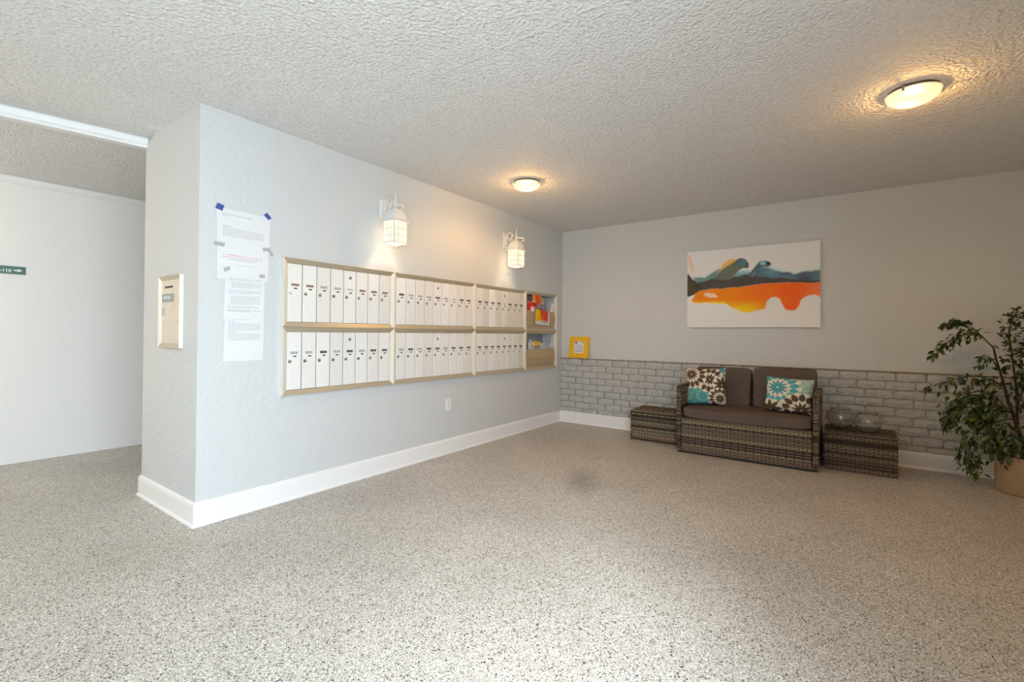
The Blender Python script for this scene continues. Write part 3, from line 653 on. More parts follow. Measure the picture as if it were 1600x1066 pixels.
# ------------------------------------------------------------ lanterns
def sconce(loc, label):
    x0, y0, zb_ = loc
    # local: wall at x=0, lantern axis at x=ax; z=0 is the bottom of the glass
    ax = x0; t = thing('wall_lantern', label, 'wall lamp', (0, y0, zb_), 'wall lanterns over the mailboxes')
    pl = MB(); pl.box(.0, -.055, .205, .018, .055, .365); p = put('back_plate', pl.mesh('back_plate', M['lampwhite'], bevel=.008, seg=2), t)
    pl = MB(); pl.box(.018, -.030, .235, .030, .030, .335); put('boss', pl.mesh('boss', M['lampwhite'], bevel=.005), t)
    # scroll arm
    pts = [(.025, 0, .25), (.055, 0, .235), (.085, 0, .25), (.10, 0, .28), (.125, 0, .30), (.155, 0, .302), (.185, 0, .295), (.212, 0, .292), (.228, 0, .278), (.222, 0, .262), (.205, 0, .262), (.203, 0, .272)]
    a = MB(); a.tube([(x*ax/.1335, y, z) for x, y, z in pts], [.009]*8+[.008, .007, .006, .005], 8); put('scroll_arm', a.mesh('arm', M['lampwhite'], smooth=True), t)
    a = MB(); cur = [(.030+.028+.030*math.cos(q), 0, .335+.034*math.sin(q)) for q in [PI*1.25-k*.42 for k in range(14)]]
    a.tube([(.025, 0, .29)]+cur, .0068, 8)
    a.tube([(.030, 0, .315), (.06, 0, .292), (.09, 0, .312), (.108, 0, .335), (.100, 0, .352), (.088, 0, .345)], .006, 8)
    a.tube([(.04, -.016, .27), (.07, -.012, .285), (.10, -.004, .30)], .006, 8); a.tube([(.04, .016, .27), (.07, .012, .285), (.10, .004, .30)], .006, 8)
    a.tube([(.05, 0, .245), (.072, 0, .268), (.062, 0, .286), (.05, 0, .276)], .0055, 8)
    put('scroll_ornament', a.mesh('ornament', M['lampwhite'], smooth=True), t)
    # finial and neck
    f = MB(); f.lathe([(0, .405), (.0035, .403), (.005, .385), (.0075, .365), (.0045, .358), (.010, .350), (.011, .340), (.006, .333), (.014, .326), (.017, .315), (.011, .306), (.020, .298), (.020, .286), (.012, .28), (.012, .262), (0, .262)], 14, c=(ax, 0))
    put('finial', f.mesh('finial', M['lampwhite'], smooth=False), t)
    # square stepped roof
    rf = MB(); r2 = math.sqrt(2)
    rf.lathe([(0, .268), (.040*r2, .268), (.040*r2, .256), (.050*r2, .245), (.060*r2, .215), (.062*r2, .192), (.064*r2, .186), (.080*r2, .172), (.080*r2, .164), (.066*r2, .166), (.0, .166)], 4, c=(ax, 0), rot=PI/4)
    put('roof', rf.mesh('roof', M['lampwhite'], bevel=.002), t)
    # glass panes slightly tapered + grid
    hw0, hw1 = .060, .0625
    ribs = MB(); 
    for k in range(4):
        R = Matrix.Translation((ax, 0, 0)) @ Matrix.Rotation(k*PI/2, 4, 'Z')
        gp = MB(); q = hw1-.004
        gp.add([(q, -q+.001, .006), (q, q-.001, .006), (q, q-.001, .165), (q, -q+.001, .165), (q-.002, -q+.001, .006), (q-.002, q-.001, .006), (q-.002, q-.001, .165), (q-.002, -q+.001, .165)],
               [(0, 1, 2, 3), (7, 6, 5, 4), (0, 4, 5, 1), (1, 5, 6, 2), (2, 6, 7, 3), (3, 7, 4, 0)])
        gp.xf(R); 
        gp.v = [(a_-ax, b_, c_-.16) for a_, b_, c_ in gp.v]
        put('glass_pane', gp.mesh('pane', M['pane']), t, (ax, 0, .16))
        st = len(ribs.v)
        for s_ in (-1,): ribs.box(hw1-.004, -hw1-.001, .0, hw1+.004, -hw1+.007, .168)
        for yy in (-.021, .021): ribs.box(hw1-.004, yy-.0024, .004, hw1+.002, yy+.0024, .166)
        for zz in (.058, .112): ribs.box(hw1-.004, -hw1, zz-.0024, hw1+.002, hw1, zz+.0024)
        ribs.box(hw1-.006, -hw1, .0, hw1+.003, hw1, .008)
        ribs.xf(R, st)
    put('frame_grid', ribs.mesh('grid', M['lampwhite']), t)
    ft = MB(); ft.lathe([(0, .012), (.045, .012), (.047, .0), (.044, -.012), (.030, -.014), (0, -.014)], 20, c=(0, 0))
    put('diffuser', ft.mesh('diffuser', M['pane']), t, (ax, 0, .0))
    fe = MB()
    for sx in (-1, 1):
        for sy in (-1, 1): fe.lathe([(0, .001), (.006, .001), (.006, -.007), (0, -.010)], 8, c=(ax+sx*.057, sy*.057))
    put('foot', fe.mesh('foot', M['lampwhite']), t)
    return t
sconce((.1335, -2.874, 1.822), 'white lantern on the mail wall nearer the taped notices')
sconce((.1445, -1.243, 1.838), 'white lantern on the mail wall nearer the back corner')
for x, y, z in ((.1335, -2.874, 1.822), (.1445, -1.243, 1.838)):
    light('lantern_bulb', 'POINT', (x, y, z+.075), 5.6, (1, .80, .58), .025)
    light('lantern_bulb', 'POINT', (x, y, z-.022), .7, (1, .80, .58), .035)

# ------------------------------------------------------------ ceiling lights
def dish(loc, label, m, rot):
    t = thing('ceiling_light', label, 'ceiling lamp', (loc[0], loc[1], H), 'dish ceiling lights', rot=(0, 0, rot))
    b = MB(); b.lathe([(0, -.0005), (.108, -.0005), (.112, -.004), (.113, -.020), (.110, -.020), (.108, -.008), (.02, -.010), (0, -.010)], 36); put('ceiling_pan', b.mesh('pan', M['pan'], smooth=False), t)
    R = .118; g = MB(); prof = []
    for k in range(13):
        q = k/12; prof.append((R*math.sin(q*PI/2) if k < 12 else R, -.020-.058*math.cos(q*PI/2)))
    inner = [(max(0, r_-.004), z_+.004) for r_, z_ in prof[::-1]]
    g.lathe(prof+[(R+.002, -.017)]+inner, 40); put('glass_dish', g.mesh('glass_dish', m, smooth=True), t)
    for k in range(3):
        a = k*2*PI/3+2.2; c = MB(); c.box(.112, -.005, -.034, .122, .005, -.004); c.xf(Matrix.Rotation(a, 4, 'Z')); put('clip', c.mesh('clip', M['chrome']), t)
    return t
dish((3.31, -2.045), 'glowing glass dish light on the ceiling at upper right', M['dome'], 0)
dish((.755, -1.955), 'smaller-looking far dish light on the ceiling near the lanterns', M['dome2'], 0)
for x, y, pw in ((3.31, -2.045, .85), (.755, -1.955, 1.0)):
    light('dish_bulb', 'POINT', (x, y, H-.062), 36.0, WARM, .022)
    sp_ = light('dish_reflector', 'SPOT', (x, y, H-.03), DISH*pw, WARM, rot=(0, 0, 0)); sp_.data.spot_size = math.radians(168); sp_.data.spot_blend = .5; sp_.data.shadow_soft_size = .05


# the hall's own ceiling light, just outside the frame
def hall_light(x, y):
    t = thing('hall_ceiling_light', 'round hall ceiling light', 'ceiling lamp', (x, y, 2.40))
    g = MB(); g.lathe([(0, -.09), (.07, -.08), (.12, -.05), (.14, -.015), (.14, 0), (0, 0)], 28); put('glass_dome', g.mesh('glass_dome', M['dome'], smooth=True), t)
    light('hall_bulb', 'POINT', (x, y, 2.12), HALL, (1, .82, .60), .08)
HALL = 54
hall_light(-1.8, -6.5)

# ------------------------------------------------------------ painting
POLY = {"dark": [[-0.003, 0.708], [0.015, 0.679], [0.037, 0.623], [0.089, 0.584], [0.142, 0.6], [0.226, 0.625], [0.3, 0.625], [0.357, 0.636], [0.42, 0.634], [0.468, 0.661], [0.507, 0.663], [0.522, 0.63], [0.575, 0.607], [0.613, 0.609], [0.68, 0.578], [0.737, 0.591], [0.801, 0.569], [0.87, 0.549], [0.939, 0.538], [1.006, 0.526], [1.006, 0.509], [0.905, 0.516], [0.822, 0.519], [0.716, 0.526], [0.62, 0.528], [0.507, 0.512], [0.398, 0.494], [0.284, 0.49], [0.184, 0.501], [0.107, 0.483], [0.073, 0.444], [0.055, 0.418], [0.011, 0.4], [-0.007, 0.409]], "olive": [[-0.007, 0.695], [0.02, 0.665], [0.055, 0.594], [0.125, 0.522], [0.098, 0.47], [0.064, 0.425], [0.011, 0.4], [-0.007, 0.401]], "wave": [[0.226, 0.625], [0.267, 0.681], [0.308, 0.755], [0.348, 0.803], [0.397, 0.848], [0.444, 0.861], [0.483, 0.844], [0.507, 0.797], [0.502, 0.765], [0.46, 0.764], [0.429, 0.742], [0.397, 0.693], [0.357, 0.636], [0.292, 0.627]], "tip": [[0.409, 0.796], [0.42, 0.839], [0.452, 0.848], [0.48, 0.825], [0.482, 0.781], [0.444, 0.763]], "amber": [[0.277, 0.757], [0.3, 0.809], [0.348, 0.854], [0.397, 0.854], [0.411, 0.844], [0.348, 0.79], [0.3, 0.751]], "wash": [[0.037, 0.65], [0.098, 0.658], [0.15, 0.646], [0.209, 0.701], [0.267, 0.747], [0.308, 0.755], [0.267, 0.681], [0.226, 0.625], [0.142, 0.6], [0.089, 0.599]], "mid": [[0.357, 0.636], [0.397, 0.693], [0.46, 0.719], [0.507, 0.708], [0.53, 0.68], [0.468, 0.661], [0.42, 0.637]], "bird": [[0.507, 0.67], [0.537, 0.718], [0.564, 0.765], [0.583, 0.807], [0.62, 0.81], [0.649, 0.79], [0.664, 0.765], [0.642, 0.749], [0.605, 0.747], [0.567, 0.714], [0.537, 0.68], [0.526, 0.642]], "birdtip": [[0.627, 0.792], [0.649, 0.79], [0.666, 0.765], [0.642, 0.749], [0.629, 0.763]], "birdpale": [[0.583, 0.787], [0.598, 0.805], [0.625, 0.799], [0.627, 0.757], [0.598, 0.753]], "right": [[0.522, 0.63], [0.552, 0.691], [0.583, 0.725], [0.635, 0.725], [0.679, 0.69], [0.737, 0.659], [0.794, 0.659], [0.822, 0.631], [0.878, 0.656], [0.939, 0.65], [1.006, 0.655], [1.006, 0.528], [0.87, 0.551], [0.801, 0.573], [0.737, 0.595], [0.68, 0.58], [0.62, 0.606], [0.575, 0.611]], "halo": [[0.583, 0.723], [0.634, 0.751], [0.686, 0.725], [0.737, 0.696], [0.794, 0.69], [0.822, 0.668], [0.878, 0.68], [0.939, 0.685], [1.006, 0.701], [1.006, 0.642], [0.939, 0.647], [0.878, 0.653], [0.822, 0.628], [0.737, 0.656], [0.679, 0.687]], "orange": [[0.056, 0.378], [0.073, 0.444], [0.107, 0.483], [0.184, 0.501], [0.284, 0.49], [0.398, 0.494], [0.507, 0.512], [0.62, 0.528], [0.716, 0.526], [0.822, 0.519], [1.006, 0.511], [1.006, 0.344], [0.959, 0.376], [0.912, 0.367], [0.871, 0.321], [0.857, 0.251], [0.837, 0.203], [0.795, 0.192], [0.766, 0.212], [0.752, 0.254], [0.73, 0.342], [0.702, 0.367], [0.665, 0.364], [0.636, 0.321], [0.621, 0.235], [0.569, 0.212], [0.523, 0.201], [0.477, 0.175], [0.438, 0.204], [0.398, 0.231], [0.358, 0.246], [0.325, 0.298], [0.293, 0.313], [0.252, 0.308], [0.184, 0.311], [0.116, 0.308], [0.065, 0.316], [0.038, 0.352]], "hole": [[0.134, 0.421], [0.159, 0.45], [0.226, 0.434], [0.261, 0.387], [0.21, 0.38], [0.151, 0.399]], "peach": [[0.002, 0.966], [0.023, 0.95], [0.045, 0.838], [0.056, 0.715], [0.032, 0.746], [0.006, 0.843]]}
def inside(poly, U, V):
    r = np.zeros(U.shape, bool); n = len(poly)
    for i in range(n):
        x0, y0 = poly[i]; x1, y1 = poly[(i+1) % n]
        if y0 == y1: continue
        c = ((y0 > V) != (y1 > V)) & (U < (x1-x0)*(V-y0)/(y1-y0)+x0); r ^= c
    return r
def vnoise(U, V, f, seed):
    rs = np.random.RandomState(seed); g = rs.rand(64, 64)
    x = (U*f) % 63; y = (V*f) % 63; xi = x.astype(int); yi = y.astype(int); fx = x-xi; fy = y-yi
    fx = fx*fx*(3-2*fx); fy = fy*fy*(3-2*fy); a = g[yi, xi]; b = g[yi, (xi+1) % 64]; c = g[(yi+1) % 64, xi]; d = g[(yi+1) % 64, (xi+1) % 64]
    return (a*(1-fx)+b*fx)*(1-fy)+(c*(1-fx)+d*fx)*fy
def col(r, g, b, k=1.32): return np.array(lin(r, g, b, k))
def paint_canvas(nu, nv):
    u = np.linspace(0, 1, nu+1); v = np.linspace(0, 1, nv+1); U, V = np.meshgrid(u, v)
    du = (vnoise(U, V*.7, 14, 1)-.5)*.018; dv = (vnoise(U, V*.7, 14, 2)-.5)*.022
    Uw, Vw = U+du, V+dv
    Cc = np.ones(U.shape+(3,))*np.array((.86, .845, .82))
    def soft(poly, k=3):
        m = inside(poly, Uw, Vw).astype(float)
        for _ in range(k):
            m = (m+np.roll(m, 1, 0)+np.roll(m, -1, 0)+np.roll(m, 1, 1)+np.roll(m, -1, 1))/5
        return m
    def lay(poly, c, k=1, a=1.0, ext=0):
        nonlocal Cc
        m = soft(poly, k)*a
        for q in range(1, ext+1): m = np.maximum(m, np.roll(m, -1, 0))
        m = m[..., None]; c_ = c if getattr(c, 'ndim', 1) == 3 else np.array(c); Cc = Cc*(1-m)+c_*m
    N1 = vnoise(U, V, 9, 5)[..., None]; N2 = vnoise(U*.5, V, 24, 6)[..., None]
    mix = lambda a, b, t: a*(1-t)+b*t
    lay(POLY['peach'], col(232, 175, 148), 6, .8)
    lay(POLY['halo'], mix(col(175, 205, 205), col(205, 215, 210), N1), 8, .8)
    lay(POLY['wash'], mix(col(190, 185, 120), col(100, 135, 130), np.clip(N1*1.6-.3, 0, 1)), 4, ext=4)
    lay(POLY['right'], mix(col(98, 135, 150), col(78, 84, 100), np.clip(N1*1.5-.2, 0, 1)), 3, ext=5)
    lay(POLY['mid'], mix(col(150, 190, 190), col(84, 128, 138), np.clip((.70-V[..., None])*14, 0, 1)), 2, ext=4)
    og = mix(col(235, 128, 22), col(228, 96, 32), np.clip((U[..., None]-.42)*3+N1*.7-.3, 0, 1))
    og = mix(og, col(240, 190, 24), np.clip((.34-V[..., None])*9, 0, 1)*np.clip((.66-U[..., None])*6, 0, 1))
    og = mix(og, col(232, 138, 92), np.clip((U[..., None]-.86)*6, 0, 1)*.7)
    og = mix(og, col(220, 80, 30), (np.abs(N2-.5) < .018)*.35)
    og = mix(og, col(244, 200, 40), np.clip((.345-V[..., None])*30, 0, 1)*(U[..., None] < .31))
    lay(POLY['orange'], og, 1); lay(POLY['hole'], col(240, 200, 182), 2)
    lay(POLY['dark'], mix(col(72, 68, 66), col(84, 78, 74), N2), 1)
    lay(POLY['olive'], mix(col(88, 84, 48), col(60, 56, 50), N1), 2)
    lay(POLY['wave'], mix(mix(col(112, 116, 92), col(88, 98, 100), N1), col(66, 66, 74), np.clip((U[..., None]-.43)*9, 0, 1)*.8), 1, ext=4)
    lay(POLY['tip'], mix(col(96, 138, 155), col(72, 104, 122), N2), 1); lay(POLY['amber'], mix(col(232, 165, 78), col(212, 178, 100), N1), 2)
    lay(POLY['bird'], mix(col(84, 120, 134), col(70, 84, 96), N1), 1, ext=3); lay(POLY['birdpale'], col(128, 178, 188), 1); lay(POLY['birdtip'], col(56, 58, 70), 1)
    return U, V, Cc
def grid_face(nu, nv, U, V, Cc, f):
    mb = MB(); mb.v = [f(a, b) for a, b in zip(U.ravel().tolist(), V.ravel().tolist())]; W_ = nu+1
    mb.f = [(j*W_+i, j*W_+i+1, (j+1)*W_+i+1, (j+1)*W_+i) for j in range(nv) for i in range(nu)]; mb.m = [0]*len(mb.f); mb.c = Cc.reshape(-1, 3); return mb
t = thing('canvas_painting', 'wide abstract canvas, teal and orange on white, above the loveseat', 'painting', (2.197, 0, 1.205))
NU, NV = 250, 168; U, V, Cc = paint_canvas(NU, NV)
X0, X1, Z0, Z1 = 1.587, 2.807, 1.205, 2.027
mb = MB(); mb.box(X0, -.0295, Z0, X1, -.0005, Z1); mb.build('stretched_canvas', mat('white_canvas', (.86, .845, .82), .8, bump=(400, .0006, .4)), t)
mb = grid_face(NU, NV, U, V, Cc, lambda a, b: (X0+a*(X1-X0), -.0300, Z0+b*(Z1-Z0))); mb.build('artwork', M['print'], t)

# ------------------------------------------------------------ yellow leaning frame
t = thing('yellow_notice_frame', 'yellow framed notice leaning on the brick ledge by the corner', 'frame', (.262, -.041, .820), rot=(-.15, 0, .0))
fw_, fh_ = .272, .268
mb = MB(); b_ = .058
mb.box(-fw_/2, -.012, 0, fw_/2, .006, b_); mb.box(-fw_/2, -.012, fh_-b_, fw_/2, .006, fh_); mb.box(-fw_/2, -.012, b_, -fw_/2+.068, .006, fh_-b_); mb.box(fw_/2-.068, -.012, b_, fw_/2, .006, fh_-b_)
put('frame', mb.mesh('frame', M['yellow']), t)
mb = MB(); mb.box(-fw_/2+.068, -.009, b_, fw_/2-.068, .003, fh_-b_); put('notice_sheet', mb.mesh('sheet', M['paper']), t)
pr_ = MB(); iw = fw_-.136; r = random.Random(8)
for i in range(7):
    z = .19-.014*i; u = -iw/2+.012
    while u < iw/2-.02 and i > 1:
        ww = r.uniform(.01, .03); pr_.add([(u, -.0096, z), (min(u+ww, iw/2-.01), -.0096, z), (min(u+ww, iw/2-.01), -.0096, z+.004), (u, -.0096, z+.004)], [(0, 1, 2, 3)], 1); u += ww+.006
pr_.add([(-iw/2+.012, -.0096, .182), (-iw/2+.038, -.0096, .182), (-iw/2+.038, -.0096, .205), (-iw/2+.012, -.0096, .205)], [(0, 1, 2, 3)], 0)
pr_.add([(iw/2-.030, -.0096, .185), (iw/2-.014, -.0096, .185), (iw/2-.014, -.0096, .205), (iw/2-.030, -.0096, .205)], [(0, 1, 2, 3)], 2)
pr_.add([(-iw/2+.012, -.0096, .078), (iw/2-.014, -.0096, .078), (iw/2-.014, -.0096, .094), (-iw/2+.012, -.0096, .094)], [(0, 1, 2, 3)], 3)
put('print', pr_.mesh('print', [M['black'], M['inkdark'], M['chrome'], mat('mauve_ink', (.50, .42, .62), .7, var=(90, .2))]), t)['kind'] = 'stuff'

# ------------------------------------------------------------ wicker
WC = [lin(140, 126, 102), lin(122, 107, 84), lin(106, 91, 69), lin(150, 136, 112), lin(118, 104, 86)]
WD = [lin(52, 40, 30), lin(64, 50, 38)]
def weave(mb, cols, O, Ud, Vd, w_, h_, seed, pitch=.0125, stake=.030, dark_every=5, both=True, dark=1.0):
    """ribbons running along Ud woven over stakes along Vd on the panel with corner O; normal = Ud x Vd"""
    r = random.Random(seed); O = Vector(O); Ud = Vector(Ud).normalized(); Vd = Vector(Vd).normalized(); Nn = Ud.cross(Vd)
    ns = max(2, round(w_/stake)); sp = w_/ns; nr = max(2, round(h_/pitch)); rp = h_/nr
    def ribbon(path, half, axis, c):
        n = len(mb.v); k = len(path)
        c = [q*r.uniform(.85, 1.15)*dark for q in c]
        for p in path:
            mb.v += [tuple(p-axis*half), tuple(p-axis*half*.55+Nn*.0016), tuple(p+axis*half*.55+Nn*.0016), tuple(p+axis*half)]
            f_ = r.uniform(.88, 1.12); cols.extend([tuple(q*f_ for q in c)]*4)
        for i in range(k-1):
            for j in range(3):
                a = n+i*4+j; mb.f.append((a, a+4, a+5, a+1)); mb.m.append(0)
    for i in range(ns+1):
        u = min(max(i*sp, .006), w_-.006)
        ribbon([O+Ud*u+Nn*.0015, O+Ud*u+Vd*h_+Nn*.0015], .0045, Ud*-1, WD[i % 2])
    for j in range(nr):
        v = (j+.5)*rp; band = (r.random() < .22)
        c = r.choice(WD) if (band or r.random() < .08) else r.choice(WC)
        path = []
        for i in range(ns+1):
            off = .0052 if (i+j) % 2 == 0 else -.0010
            path.append(O+Ud*(i*sp)+Vd*v+Nn*off)
            if i < ns: path.append(O+Ud*((i+.5)*sp)+Vd*v+Nn*.0030)
        ribbon(path, rp*.43, Vd, c)
def wicker_panel(name, t, panels, seed=0):
    mb = MB(); cols = []
    for k, (O, Ud, Vd, w_, h_, kw) in enumerate(panels): weave(mb, cols, O, Ud, Vd, w_, h_, seed+k, **kw)
    mb.c = cols; a = world_loc(t); mb.v = [(x-a[0], y-a[1], z-a[2]) for x, y, z in mb.v]
    o = put(name, mb.mesh(name, M['wicker']), t); o['kind'] = 'stuff'; return o
def wicker_box(label, x0, x1, y0, y1, h, seed, dark=1.0):
    t = thing('wicker_side_table', label, 'side table', ((x0+x1)/2, (y0+y1)/2, 0), 'low wicker side tables')
    e = .007
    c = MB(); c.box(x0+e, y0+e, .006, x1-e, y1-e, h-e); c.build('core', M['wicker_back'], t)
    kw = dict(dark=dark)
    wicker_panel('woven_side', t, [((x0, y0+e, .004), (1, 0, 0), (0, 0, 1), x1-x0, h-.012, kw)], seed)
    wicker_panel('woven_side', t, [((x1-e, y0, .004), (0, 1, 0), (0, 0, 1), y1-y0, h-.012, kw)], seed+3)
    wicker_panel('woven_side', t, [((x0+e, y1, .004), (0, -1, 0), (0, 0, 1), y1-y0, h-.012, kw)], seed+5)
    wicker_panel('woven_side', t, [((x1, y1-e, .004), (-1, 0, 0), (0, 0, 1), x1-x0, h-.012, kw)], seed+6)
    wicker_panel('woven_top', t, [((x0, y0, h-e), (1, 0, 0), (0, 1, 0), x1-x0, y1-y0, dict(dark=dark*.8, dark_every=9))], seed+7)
    ed = MB()
    for (a, b) in (((x0, y0), (x1, y0)), ((x1, y0), (x1, y1)), ((x1, y1), (x0, y1)), ((x0, y1), (x0, y0))): ed.tube([(a[0], a[1], h-.007), (b[0], b[1], h-.007)], .0065, 6)
    ed.c = [tuple(q*dark for q in WC[1])]*len(ed.v); ed.build('top_edge', M['wicker'], t)
    st = MB()
    for z in (h-.025, .045): st.lathe([(0, .004), (.009, .003), (.011, 0), (0, 0)], 10); st.xf(Matrix.Translation((x0+.012, y0+.001, z)) @ Matrix.Rotation(PI/2, 4, 'X'), len(st.v)-31)
    st2 = MB()
    for z in (h-.025, .05): st2.box(x0+.002, y0-.004, z-.008, x0+.020, y0+.004, z+.008)
    st2.build('corner_stud', M['stud'], t, bevel=.003)
    return t
wicker_box('low woven wicker side table left of the loveseat', 1.124, 1.614, -.478, -.082, .315, 100)
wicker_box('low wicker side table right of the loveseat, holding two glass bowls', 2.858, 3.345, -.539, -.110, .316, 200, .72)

# ------------------------------------------------------------ loveseat
SX0, SX1, SY0, SY1 = 1.685, 2.829, -.732, -.095
t = thing('loveseat', 'wicker loveseat with taupe cushions against the painted brick', 'loveseat', ((SX0+SX1)/2, (SY0+SY1)/2, 0))
AW = .040
def arm(x0, x1, name):
    e = .006
    # arm panel profile in yz: front post vertical, top slightly rising to the back
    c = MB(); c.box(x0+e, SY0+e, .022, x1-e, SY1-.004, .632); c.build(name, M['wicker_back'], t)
    kw = dict(pitch=.0125, dark=.85)
    p = t.children[-1] if False else None
    wicker_panel('arm_weave', t, [((x0, SY0+e, .02), (1, 0, 0), (0, 0, 1), x1-x0, .615, dict(pitch=.0125, stake=.02, dark=.9)),
                                  ((x1-e, SY0, .02), (0, 1, 0), (0, 0, 1), SY1-SY0, .615, kw),
                                  ((x0+e, SY1, .02), (0, -1, 0), (0, 0, 1), SY1-SY0, .615, kw),
                                  ((x0, SY0, .634), (1, 0, 0), (0, 1, 0), x1-x0, SY1-SY0, dict(pitch=.012, stake=.02, dark=.9))], int(x0*100))
arm(SX0, SX0+AW, 'arm_panel'); arm(SX1-AW, SX1, 'arm_panel')
for x in (SX0+.02, SX1-.02):
    for y in (SY0+.03, SY1-.03):
        f = MB(); f.lathe([(0, 0), (.014, 0), (.015, .004), (.013, .024), (0, .024)], 10, c=(x, y)); f.build('foot', M['stud'], t)
ix0, ix1 = SX0+AW+.006, SX1-AW-.006
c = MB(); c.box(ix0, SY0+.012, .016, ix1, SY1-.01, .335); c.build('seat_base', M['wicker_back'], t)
wicker_panel('front_weave', t, [((ix0, SY0+.008, .016), (1, 0, 0), (0, 0, 1), ix1-ix0, .325, dict(pitch=.0125, stake=.0305, dark_every=5))], 300)
tr = MB(); tr.box(ix0, SY0+.004, .010, ix1, SY0+.014, .017); tr.box(ix0-.003, SY0+.004, .012, ix0+.001, SY0+.012, .335)
tr.build('front_edging', M['stud'], t)
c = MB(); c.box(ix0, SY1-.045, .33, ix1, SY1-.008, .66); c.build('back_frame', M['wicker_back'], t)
wicker_panel('back_weave', t, [((ix0, SY1-.049, .33), (1, 0, 0), (0, 0, 1), ix1-ix0, .33, {}), ((ix1, SY1-.004, .02), (-1, 0, 0), (0, 0, 1), ix1-ix0, .64, {})], 330)
for x in (SX0+.02, SX1-.02):
    s_ = MB(); s_.box(x-.008, SY0-.004, .045, x+.008, SY0+.004, .062); s_.build('corner_stud', M['stud'], t, bevel=.003)
s_ = MB(); s_.box(SX1-.030, SY0-.004, .555, SX1-.012, SY0+.004, .575); s_.build('corner_stud', M['stud'], t, bevel=.003)

def cushion_mb(w_, d, h, n=14, k=7, puff=.0, seed=0, crown=.0):
    b = bmesh.new(); bmesh.ops.create_cube(b, size=2); bmesh.ops.subdivide_edges(b, edges=b.edges[:], cuts=n, use_grid_fill=True)
    mb = MB(); b.verts.ensure_lookup_table()
    for v in b.verts:
        p = v.co; mx = max(abs(p.x), abs(p.y), abs(p.z)); nk = (abs(p.x)**k+abs(p.y)**k+abs(p.z)**k)**(1/k); q = p*(mx/nk)
        bul = (1-q.x**2)*(1-q.y**2)
        z = q.z*(1-crown*(1-bul)) + puff*q.z*bul
        nz_ = noise.noise(Vector((q.x*2+seed, q.y*2, q.z)))*.02
        mb.v.append((q.x*w_/2*(1+nz_*.3), q.y*d/2*(1+nz_*.5), z*h/2*(1+nz_*2)))
    mb.f = [tuple(v.index for v in f.verts) for f in b.faces]; mb.m = [0]*len(mb.f); b.free(); return mb
sc_ = cushion_mb(ix1-ix0+.004, .63, .088, 18, 14, .10, 1)
# the front lip droops a little in the middle
sc_.v = [(x, y, z-(.020 if y < 0 else 0)*max(0, (-y-.2)/.115)*(1-(x/.53)**2)) for x, y, z in sc_.v]
sc_.xf(Matrix.Translation(((ix0+ix1)/2, SY0+.312, .388))); seat = sc_.build('seat_cushion', M['cushion'], t, smooth=True)
for (x0, x1, dz, ry) in ((1.742, 2.250, 0, .0), (2.274, 2.792, .012, -.012)):
    cu = cushion_mb(x1-x0, .105, .385, 16, 16, 0, x0, 0)
    cu.v = [(x, y*(1+.25*(1-(x/.26)**2)*(1-(z/.195)**2)), z) for x, y, z in cu.v]
    cu.xf(Matrix.Translation(((x0+x1)/2, -.215, .602+dz)) @ Matrix.Rotation(ry, 4, 'Y') @ Matrix.Rotation(-.20, 4, 'X'))
    cu.build('back_cushion', M['cushion'], t, smooth=True)

# ------------------------------------------------------------ throw pillows
CREAM, BROWN, TEAL, SEA, GREYC = lin(226, 218, 196), lin(92, 74, 62), lin(82, 158, 164), lin(140, 186, 168), lin(196, 196, 182)
def pillow_paint(nu, nv, flowers, base):
    u = np.linspace(0, 1, nu+1); v = np.linspace(0, 1, nv+1); U, V = np.meshgrid(u, v)
    Cc = np.ones(U.shape+(3,))*np.array(base)*(.9+.2*vnoise(U, V, 10, 3)[..., None])
    blob = vnoise(U, V, 5, 9)
    Cc[blob > .62] = np.array(SEA)
    for (cx, cy, R, npet, fill, rings, line) in flowers:
        dx, dy = U-cx, V-cy; rr = np.hypot(dx, dy)/R; th = np.arctan2(dy, dx)
        inR = rr < 1.02*(1+.05*np.cos(th*npet)); Cc[inR] = np.array(line)
        for k in range(rings, 0, -1):
            r1 = k/rings; r0 = (k-1)/rings*.95+.03; ph = (k % 2)*PI/npet; npk = npet if k > 1 else max(5, npet-3)
            a = ((th+ph) % (2*PI/npk))-PI/npk; rc = (r0+r1)/2; hl = (r1-r0)/2*.96
            t_ = (rr-rc)/hl; wid = (PI/npk)*rc*.90*np.clip(1-t_**2, 0, 1)**.85*(1-.12*t_)
            m = (np.abs(t_) < 1) & (np.abs(a*rr) < wid); Cc[m] = np.array(fill)*(.9+.2*((k*7) % 3)/2)
    return U, V, Cc
def pillow(label, loc, size, rot, flowers, base, seed):
    t = thing('throw_pillow', label, 'pillow', loc, 'floral throw pillows', rot=rot)
    n = 84; U, V, Cc = pillow_paint(n, n, flowers, base); w_, h_, T = size
    def shp(side):
        def f(a, b):
            x, z = a*2-1, b*2-1
            q = (1-x**4)*(1-z**4); pin = 1-.06*(1-abs(x)**2)*abs(z)**3*1.0; pin2 = 1-.06*(1-abs(z)**2)*abs(x)**3
            wob = noise.noise(Vector((x*1.7+seed, z*1.7, side)))*.012
            return (x*w_/2*pin2, -side*(T/2*q**.55+wob*q), (z*pin+1)*h_/2)
        return f
    fr = grid_face(n, n, U, V, Cc, shp(1)); put('front_panel', fr.mesh('front', M['cloth'], smooth=True), t)
    m2 = 30; U2, V2 = np.meshgrid(np.linspace(0, 1, m2+1), np.linspace(0, 1, m2+1)); bk = grid_face(m2, m2, U2, V2, np.ones(U2.shape+(3,))*np.array(CREAM)*.8, shp(-1)); bk.f = [f[::-1] for f in bk.f]
    put('back_panel', bk.mesh('back', M['cloth'], smooth=True), t)
    return t
